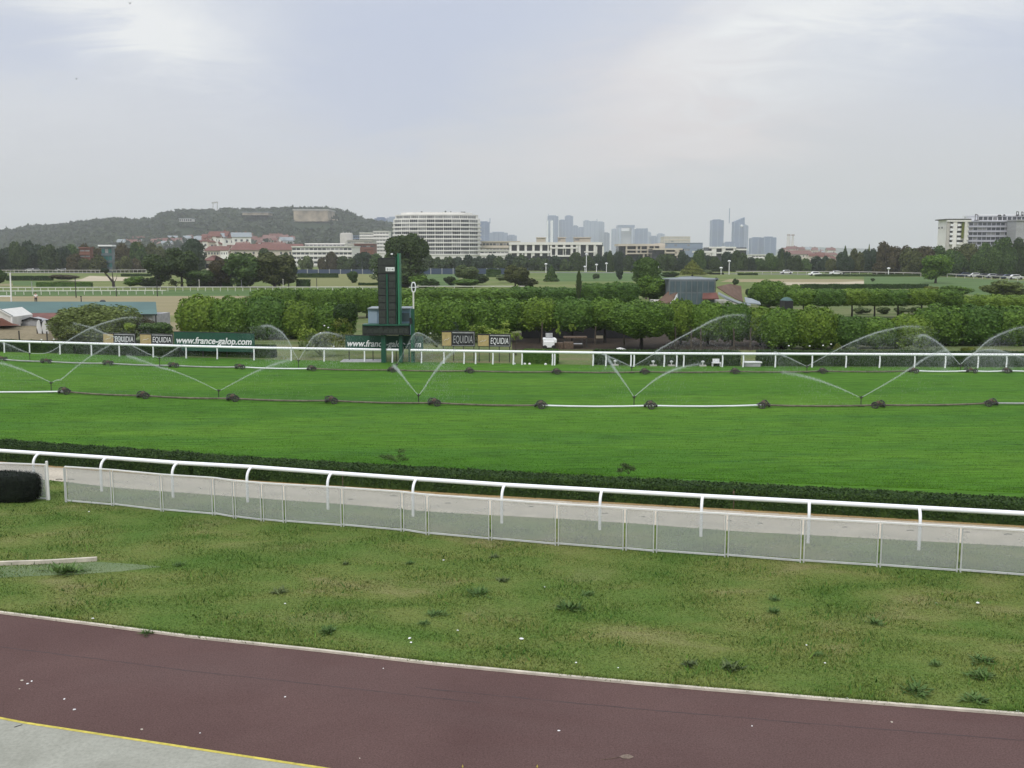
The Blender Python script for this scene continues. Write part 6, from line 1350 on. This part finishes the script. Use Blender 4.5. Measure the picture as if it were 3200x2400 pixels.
# ------------------------------------------------------------------ foreground small things
def weed_mesh(k):
    rng = np.random.default_rng(40+k); n = 70; a = rng.uniform(0, 2*np.pi, n); el = rng.uniform(.1, 1.2, n); L = rng.uniform(.4, 1, n)
    d = np.stack([np.cos(a)*np.cos(el), np.sin(a)*np.cos(el), np.sin(el)], 1)*L[:,None]; s = np.stack([-np.sin(a), np.cos(a), np.zeros(n)], 1)*.07
    c = rng.normal(0, .25, (n,3))*[1,1,0]; V = np.stack([c-s*.4, c+d*.5-s, c+d, c+d*.5+s], 1).reshape(-1,3)
    return npmesh('weed', V, np.arange(n*4).reshape(-1,4), ('fweed','fpale','fweed')[k % 3])
M['fweed'] = foliage_mat('lawn_weed_leaves', (.035,.075,.015), (.075,.145,.03), (.15,.23,.07), 6)
wm = [weed_mesh(k) for k in range(4)]
W = [(205,1790,.55,'largest leafy weed, beside the pale worn patch at the left'),(872,1852,.30,'grey green weed left of centre on the lawn'),(1360,1922,.28,'dark compact weed near the middle of the lawn'),(1780,1905,.42,'broad leafy weed right of the lawn centre'),(1498,1856,.34,'spiky weed on the middle of the lawn'),(1570,1816,.24,'small dark weed above the spiky one'),(1325,1951,.2,'flat weed just below the compact one'),(1027,1976,.3,'pale weed near the path, left of centre'),(1838,1860,.22,'tiny weed right of the spiky one'),(1545,1742,.2,'flat weed close under the fence, centre'),(2420,1875,.2,'thin flat weed right of centre'),(2420,1914,.24,'twin to the thin flat weed, just below it'),(2735,1948,.24,'scrubby weed on the right lawn'),(2284,2090,.34,'broad low weed near the kerb, right of centre'),(3070,2068,.34,'round grey green weed near the right border'),(3060,2115,.36,'pale straggling weed near the right border'),(2865,2162,.36,'leafy weed next to the kerb at the right'),(2155,2080,.26,'faint weed left of the broad low one'),(3050,2190,.34,'grassy weed next to the kerb, rightmost'),(1280,1762,.18,'dark flat weed below the fence, left of centre'),(560,1767,.2,'small weed at the tip of the worn patch'),(1080,1764,.16,'tiny dark weed left of centre'),(460,1980,.22,'low weed by the kerb at the left'),(2920,2078,.2,'dark twiggy weed on the tan patch'),(2560,2050,.16,'little yellowish weed near the white scrap')]
for i, (x, y, s, lb) in enumerate(W):
    p = G(x, y); o = link('weed', wm[i % 4], None, (p.x, p.y, .01), (s, s*.8, s*.55), (0,0,R.uniform(0, 6))); tag(o, lb, 'weed', 'weeds on the near lawn')
def pebble(k, ms):
    r = random.Random(k); b = MB(); n = 8; b.lathe([(.6,-.1),(1,.25),(.75,.62),(.05,.8)], n, smooth=False); b.v = [(x*r.uniform(.8,1.2), y*r.uniform(.6,1), z*r.uniform(.8,1.1)) for x, y, z in b.v]; b.f.append(tuple(range(n*3, n*4))); b.sm.append(False); return b.mesh('scrap', ms)
pm = [pebble(k, 'flower') for k in range(3)]; pd = pebble(9, 'kerb')
SC = [(1630,2001,.045,0,'largest white scrap on the lawn, right of centre'),(1280,1999,.035,1,'upper white scrap of the pair close to the path'),(1285,2012,.03,0,'lower white scrap of the pair close to the path'),(1430,1974,.022,2,'flat white scrap left of the largest one'),(1800,2075,.022,0,'white scrap near the kerb, right of centre'),(1932,2091,.018,1,'small white scrap next to the kerb, centre right'),(891,1890,.024,0,'white scrap below the grey green weed'),(3055,1888,.04,2,'long white scrap on the right lawn'),(2520,2020,.022,1,'white scrap in the middle of the right lawn'),(2578,2076,.022,0,'white scrap beside the little yellowish weed'),(1386,1754,.03,2,'bluish white scrap under the fence'),(278,1602,.03,0,'white scrap on the lawn below the left fence end'),(1702,1838,.018,1,'small white scrap above the broad leafy weed'),(2925,1888,.018,0,'small white scrap left of the long one'),(3180,2228,.03,0,'white scrap on the kerb at the right border'),(2648,2188,.028,1,'pale scrap on the kerb, right of centre'),(290,1937,.03,1,'pale scrap by the kerb at the left')]
for i, (x, y, s, k, lb) in enumerate(SC): p = G(x, y); tag(link('white_scrap', pm[k], None, (p.x, p.y, .025), (s, s, s*.8), (0,0,i)), lb, 'litter', 'white scraps on the lawn')
SP = [(69,2128,.03,'pale pebble on the path, top of the left cluster'),(99,2130,.022,'pale pebble on the path, right of the left cluster'),(86,2138,.024,'pale pebble on the path, middle of the left cluster'),(61,2154,.016,'pale pebble on the path, lowest of the left cluster'),(201,2186,.022,'lone pale pebble on the path, left'),(232,2219,.026,'larger lone pale pebble near the yellow edge'),(443,2281,.026,'tan pebble near the yellow edge'),(891,2179,.02,'small pebble in the middle of the path'),(1746,2285,.024,'pale pebble right of the path centre'),(2787,2258,.022,'pale pebble on the right of the path'),(2350,2270,.016,'faint pebble right of the path centre'),(625,2292,.014,'tiny pebble left of the path centre'),(1124,2371,.014,'tiny pebble near the bottom border'),(1198,2090,.014,'tiny speck just below the kerb')]
for i, (x, y, s, lb) in enumerate(SP): p = G(x, y); tag(link('pebble', pm[i % 3] if i % 3 else pd, None, (p.x, p.y, .006), (s, s, s*.7), (0,0,i*2)), lb, 'pebble', 'pebbles on the red brown path')
# dead leaf with stalk
p = G(1957, 2370); lf = thing('dead_leaf', 'curled dry leaf with a long stalk near the bottom border', 'leaf', (p.x, p.y, 0)); lf.scale = (.8,.8,.8); b = MB()
pts = [(-.13,.02,.03),(-.05,.05,.05),(.06,.045,.06),(.15,.0,.03),(.06,-.03,.012),(-.06,-.02,.012)]; b.add(pts+[(0,0,.03)], [(0,1,6),(1,2,6),(2,3,6),(3,4,6),(4,5,6),(5,0,6)]); b.build('blade', mat('dry_leaf', (.17,.13,.10), .8, .4, 30), lf)
b = MB(); b.tube([(-.12,.02,.02), (-.3,-.03,.012), (-.5,-.07,.008)], .005, 5); b.tube([(-.02,-.03,.01), (-.12,-.1,.008), (-.2,-.12,.006)], .003, 4); b.build('stalk', 'rust', lf)
# twigs on the sand
for i, (x, y) in enumerate(((185,1500),(222,1500),(950,1530),(1095,1562),(1230,1552),(1570,1596),(1890,1606),(1660,1585),(2280,1630),(2375,1638),(2640,1650),(2845,1660),(3020,1665),(3150,1672),(1400,1574),(2010,1617))):
    p = G(x, y); b = MB(); s = R.uniform(.05, .12); b.tube([(-s,0,.012), (0,R.uniform(-.03,.03),.02), (s,0,.012)], .009, 5); b.tube([(0,0,.015), (s*.5,.05,.012)], .006, 4); tag(b.build('twig', 'barkdark', None, (p.x, p.y, .01)), f'dark twig lying on the sand track, {ORD(sorted([185,222,950,1095,1230,1570,1890,1660,2280,2375,2640,2845,3020,3150,1400,2010]).index(x))} from the left', 'twig', 'dark twigs on the sand track')
# hanging spikes of two path markers at the bottom border
for i, x in enumerate((1446, 1679)): p = G(x, 2398); b = MB(); b.lathe([(.012,0),(.01,.02),(.001,.045)], 6); tag(b.build('marker_tip', 'yellow', None, p), ('left of two tiny yellow marker tips at the bottom border','right of two tiny yellow marker tips at the bottom border')[i], 'marker', 'yellow marker tips')
# birds
for i, (x, y, s) in enumerate(((406,11,1.0),(239,247,.8))):
    p = P(x, y, 160); b = MB(); b.add([(-.5,0,.18),(-.2,.08,.22),(0,.1,.02),(.2,.08,.2),(.5,0,.14),(.18,-.08,.16),(0,-.12,-.03),(-.2,-.08,.18)], [(0,1,7),(1,2,6,7),(2,3,5,6),(3,4,5)]); b.tube([(0,.25,0), (0,0,-.02), (0,-.25,.02)], [.02,.07,.01], 6)
    o = b.build('bird', 'black', None, p); o.scale = (s,s,s); tag(o, ('tiny dark bird in the bright cloud at the top left','tiny dark bird lower in the left sky')[i], 'bird', 'birds in the sky')

# ------------------------------------------------------------------ haze
hm = bpy.data.materials.new('haze'); hm.use_nodes = True; nt = hm.node_tree; nt.nodes.clear(); out = nt.nodes.new('ShaderNodeOutputMaterial'); pv = nt.nodes.new('ShaderNodeVolumePrincipled')
pv.inputs['Color'].default_value = (.93,.94,.97,1); pv.inputs['Density'].default_value = 1.8e-4; pv.inputs['Anisotropy'].default_value = .2; nt.links.new(pv.outputs[0], out.inputs['Volume'])
b = MB(); b.box(-6600, 6600, -70, 7200, -5, 320); hz_ = b.build('haze', hm); tag(hz_, 'thin pale haze fading the far towers and hill', 'haze', None, 'stuff')

# ------------------------------------------------------------------ world, sun, camera
SE, SA = math.radians(48), math.radians(205)      # elevation; azimuth clockwise from +Y (behind and a little left)
w = bpy.data.worlds.new('World'); sc.world = w; w.use_nodes = True; nt = w.node_tree; nt.nodes.clear()
out = nt.nodes.new('ShaderNodeOutputWorld'); bg1 = nt.nodes.new('ShaderNodeBackground'); bg2 = nt.nodes.new('ShaderNodeBackground'); ad = nt.nodes.new('ShaderNodeMixShader')
sky = nt.nodes.new('ShaderNodeTexSky'); sky.sky_type = 'NISHITA'; sky.sun_disc = False; sky.sun_elevation = SE; sky.sun_rotation = SA; sky.dust_density = 3
nt.links.new(sky.outputs[0], bg1.inputs[0]); bg1.inputs[1].default_value = .07
tc = nt.nodes.new('ShaderNodeTexCoord').outputs['Generated']; sep = nt.nodes.new('ShaderNodeSeparateXYZ'); nt.links.new(tc, sep.inputs[0]); x_, y_, z_ = sep.outputs
ay = math_(nt, 'MAXIMUM', math_(nt, 'ABSOLUTE', y_), .25); u = math_(nt, 'DIVIDE', x_, ay); v = math_(nt, 'DIVIDE', z_, ay)
cb = nt.nodes.new('ShaderNodeCombineXYZ'); nt.links.new(u, cb.inputs[0]); nt.links.new(v, cb.inputs[1]); uv = cb.outputs[0]
n1 = noise(nt, uv, 2.2, 6, .6, (1,3.2,1), .6); n2 = noise(nt, uv, 7, 6, .6, (1,4.5,1), 1.0); n3 = noise(nt, uv, 1.3, 4, .5, (1,2.2,1), .3)
du = math_(nt, 'ADD', u, math_(nt, 'MULTIPLY', math_(nt, 'SUBTRACT', n1, .5), .28)); dv = math_(nt, 'ADD', v, math_(nt, 'MULTIPLY', math_(nt, 'SUBTRACT', n2, .5), .09))
def blob(px, py, su, sv, rot=0, amp=1):
    u0, v0 = (px-1600)/F, (790-py)/F; a = math_(nt, 'SUBTRACT', du, u0); b = math_(nt, 'SUBTRACT', dv, v0); c, s = math.cos(rot), math.sin(rot)
    p = math_(nt, 'DIVIDE', math_(nt, 'ADD', math_(nt, 'MULTIPLY', a, c), math_(nt, 'MULTIPLY', b, s)), su); q = math_(nt, 'DIVIDE', math_(nt, 'SUBTRACT', math_(nt, 'MULTIPLY', b, c), math_(nt, 'MULTIPLY', a, s)), sv)
    e = math_(nt, 'POWER', 2.718, math_(nt, 'MULTIPLY', math_(nt, 'ADD', math_(nt, 'MULTIPLY', p, p), math_(nt, 'MULTIPLY', q, q)), -1.0)); return math_(nt, 'MULTIPLY', e, amp)
def total(l):
    t = l[0]
    for k in l[1:]: t = math_(nt, 'ADD', t, k)
    return t
wh_ = total([blob(300,20,.13,.04,-.35,.85), blob(560,150,.08,.035,-.2,.45), blob(2300,120,.10,.035,.5,.65), blob(2700,40,.15,.03,.1,.6), blob(2420,260,.14,.045,.2,.40), blob(100,340,.22,.05,0,.22), blob(1150,560,.5,.05,0,.12)])
wh_ = math_(nt, 'MULTIPLY', wh_, math_(nt, 'ADD', .15, math_(nt, 'MULTIPLY', n2, 1.6)), None, True)
bl = total([blob(1350,130,.22,.09,.25,1.0), blob(60,190,.12,.03,0,.8), blob(3080,180,.12,.06,0,.7), blob(1150,330,.1,.04,0,.5), blob(400,140,.08,.02,0,.6)])
bl = math_(nt, 'MULTIPLY', bl, 1.0, None, True)
pk = total([blob(2080,270,.09,.05,.4,1.0), blob(2200,430,.10,.025,.2,.7), blob(1850,520,.2,.03,.1,.35)]); pk = math_(nt, 'MULTIPLY', pk, 1, None, True)
base = ramp(nt, math_(nt, 'ADD', v, math_(nt, 'MULTIPLY', math_(nt, 'SUBTRACT', n3, .5), .05)), [(0, (.60,.59,.59)), (.05, (.64,.635,.645)), (.12, (.68,.69,.73)), (.22, (.69,.73,.82)), (1, (.74,.78,.87))])
colr = mixc(nt, math_(nt, 'MULTIPLY', bl, .75), base, (.55,.61,.78)); colr = mixc(nt, math_(nt, 'MULTIPLY', pk, .7), colr, (.84,.745,.73)); colr = mixc(nt, wh_, colr, (.96,.97,.97))
zen = math_(nt, 'ADD', 1.0, math_(nt, 'MULTIPLY', math_(nt, 'MAXIMUM', math_(nt, 'SUBTRACT', z_, .27), 0), 1.5))
nt.links.new(colr, bg2.inputs[0]); nt.links.new(zen, bg2.inputs[1]); ad.inputs[0].default_value = .9
nt.links.new(bg1.outputs[0], ad.inputs[1]); nt.links.new(bg2.outputs[0], ad.inputs[2]); nt.links.new(ad.outputs[0], out.inputs[0])
sd = bpy.data.lights.new('sun', 'SUN'); sd.energy = 1.5; sd.angle = math.radians(14); sd.color = (1,.96,.9); so = bpy.data.objects.new('sun', sd); C.objects.link(so)
sv_ = Vector((math.sin(SA)*math.cos(SE), math.cos(SA)*math.cos(SE), math.sin(SE))); so.rotation_euler = sv_.to_track_quat('Z', 'Y').to_euler(); so.location = sv_*50
cd = bpy.data.cameras.new('camera'); cam = bpy.data.objects.new('camera', cd); C.objects.link(cam); cd.sensor_width = 36; cd.lens = 36*F/3200; cd.clip_start = .1; cd.clip_end = 20000
cam.location = (0,0,H); cam.rotation_euler = (math.pi/2-TH, 0, 0); sc.camera = cam
sc.view_settings.view_transform = 'Standard'; sc.view_settings.look = 'None'; sc.view_settings.exposure = 0; sc.view_settings.gamma = 1
cy = sc.cycles; cy.use_denoising = True; cy.max_bounces = 6; cy.diffuse_bounces = 3; cy.glossy_bounces = 2; cy.transparent_max_bounces = 24; cy.volume_bounces = 1; cy.transmission_bounces = 3; cy.caustics_reflective = False; cy.caustics_refractive = False
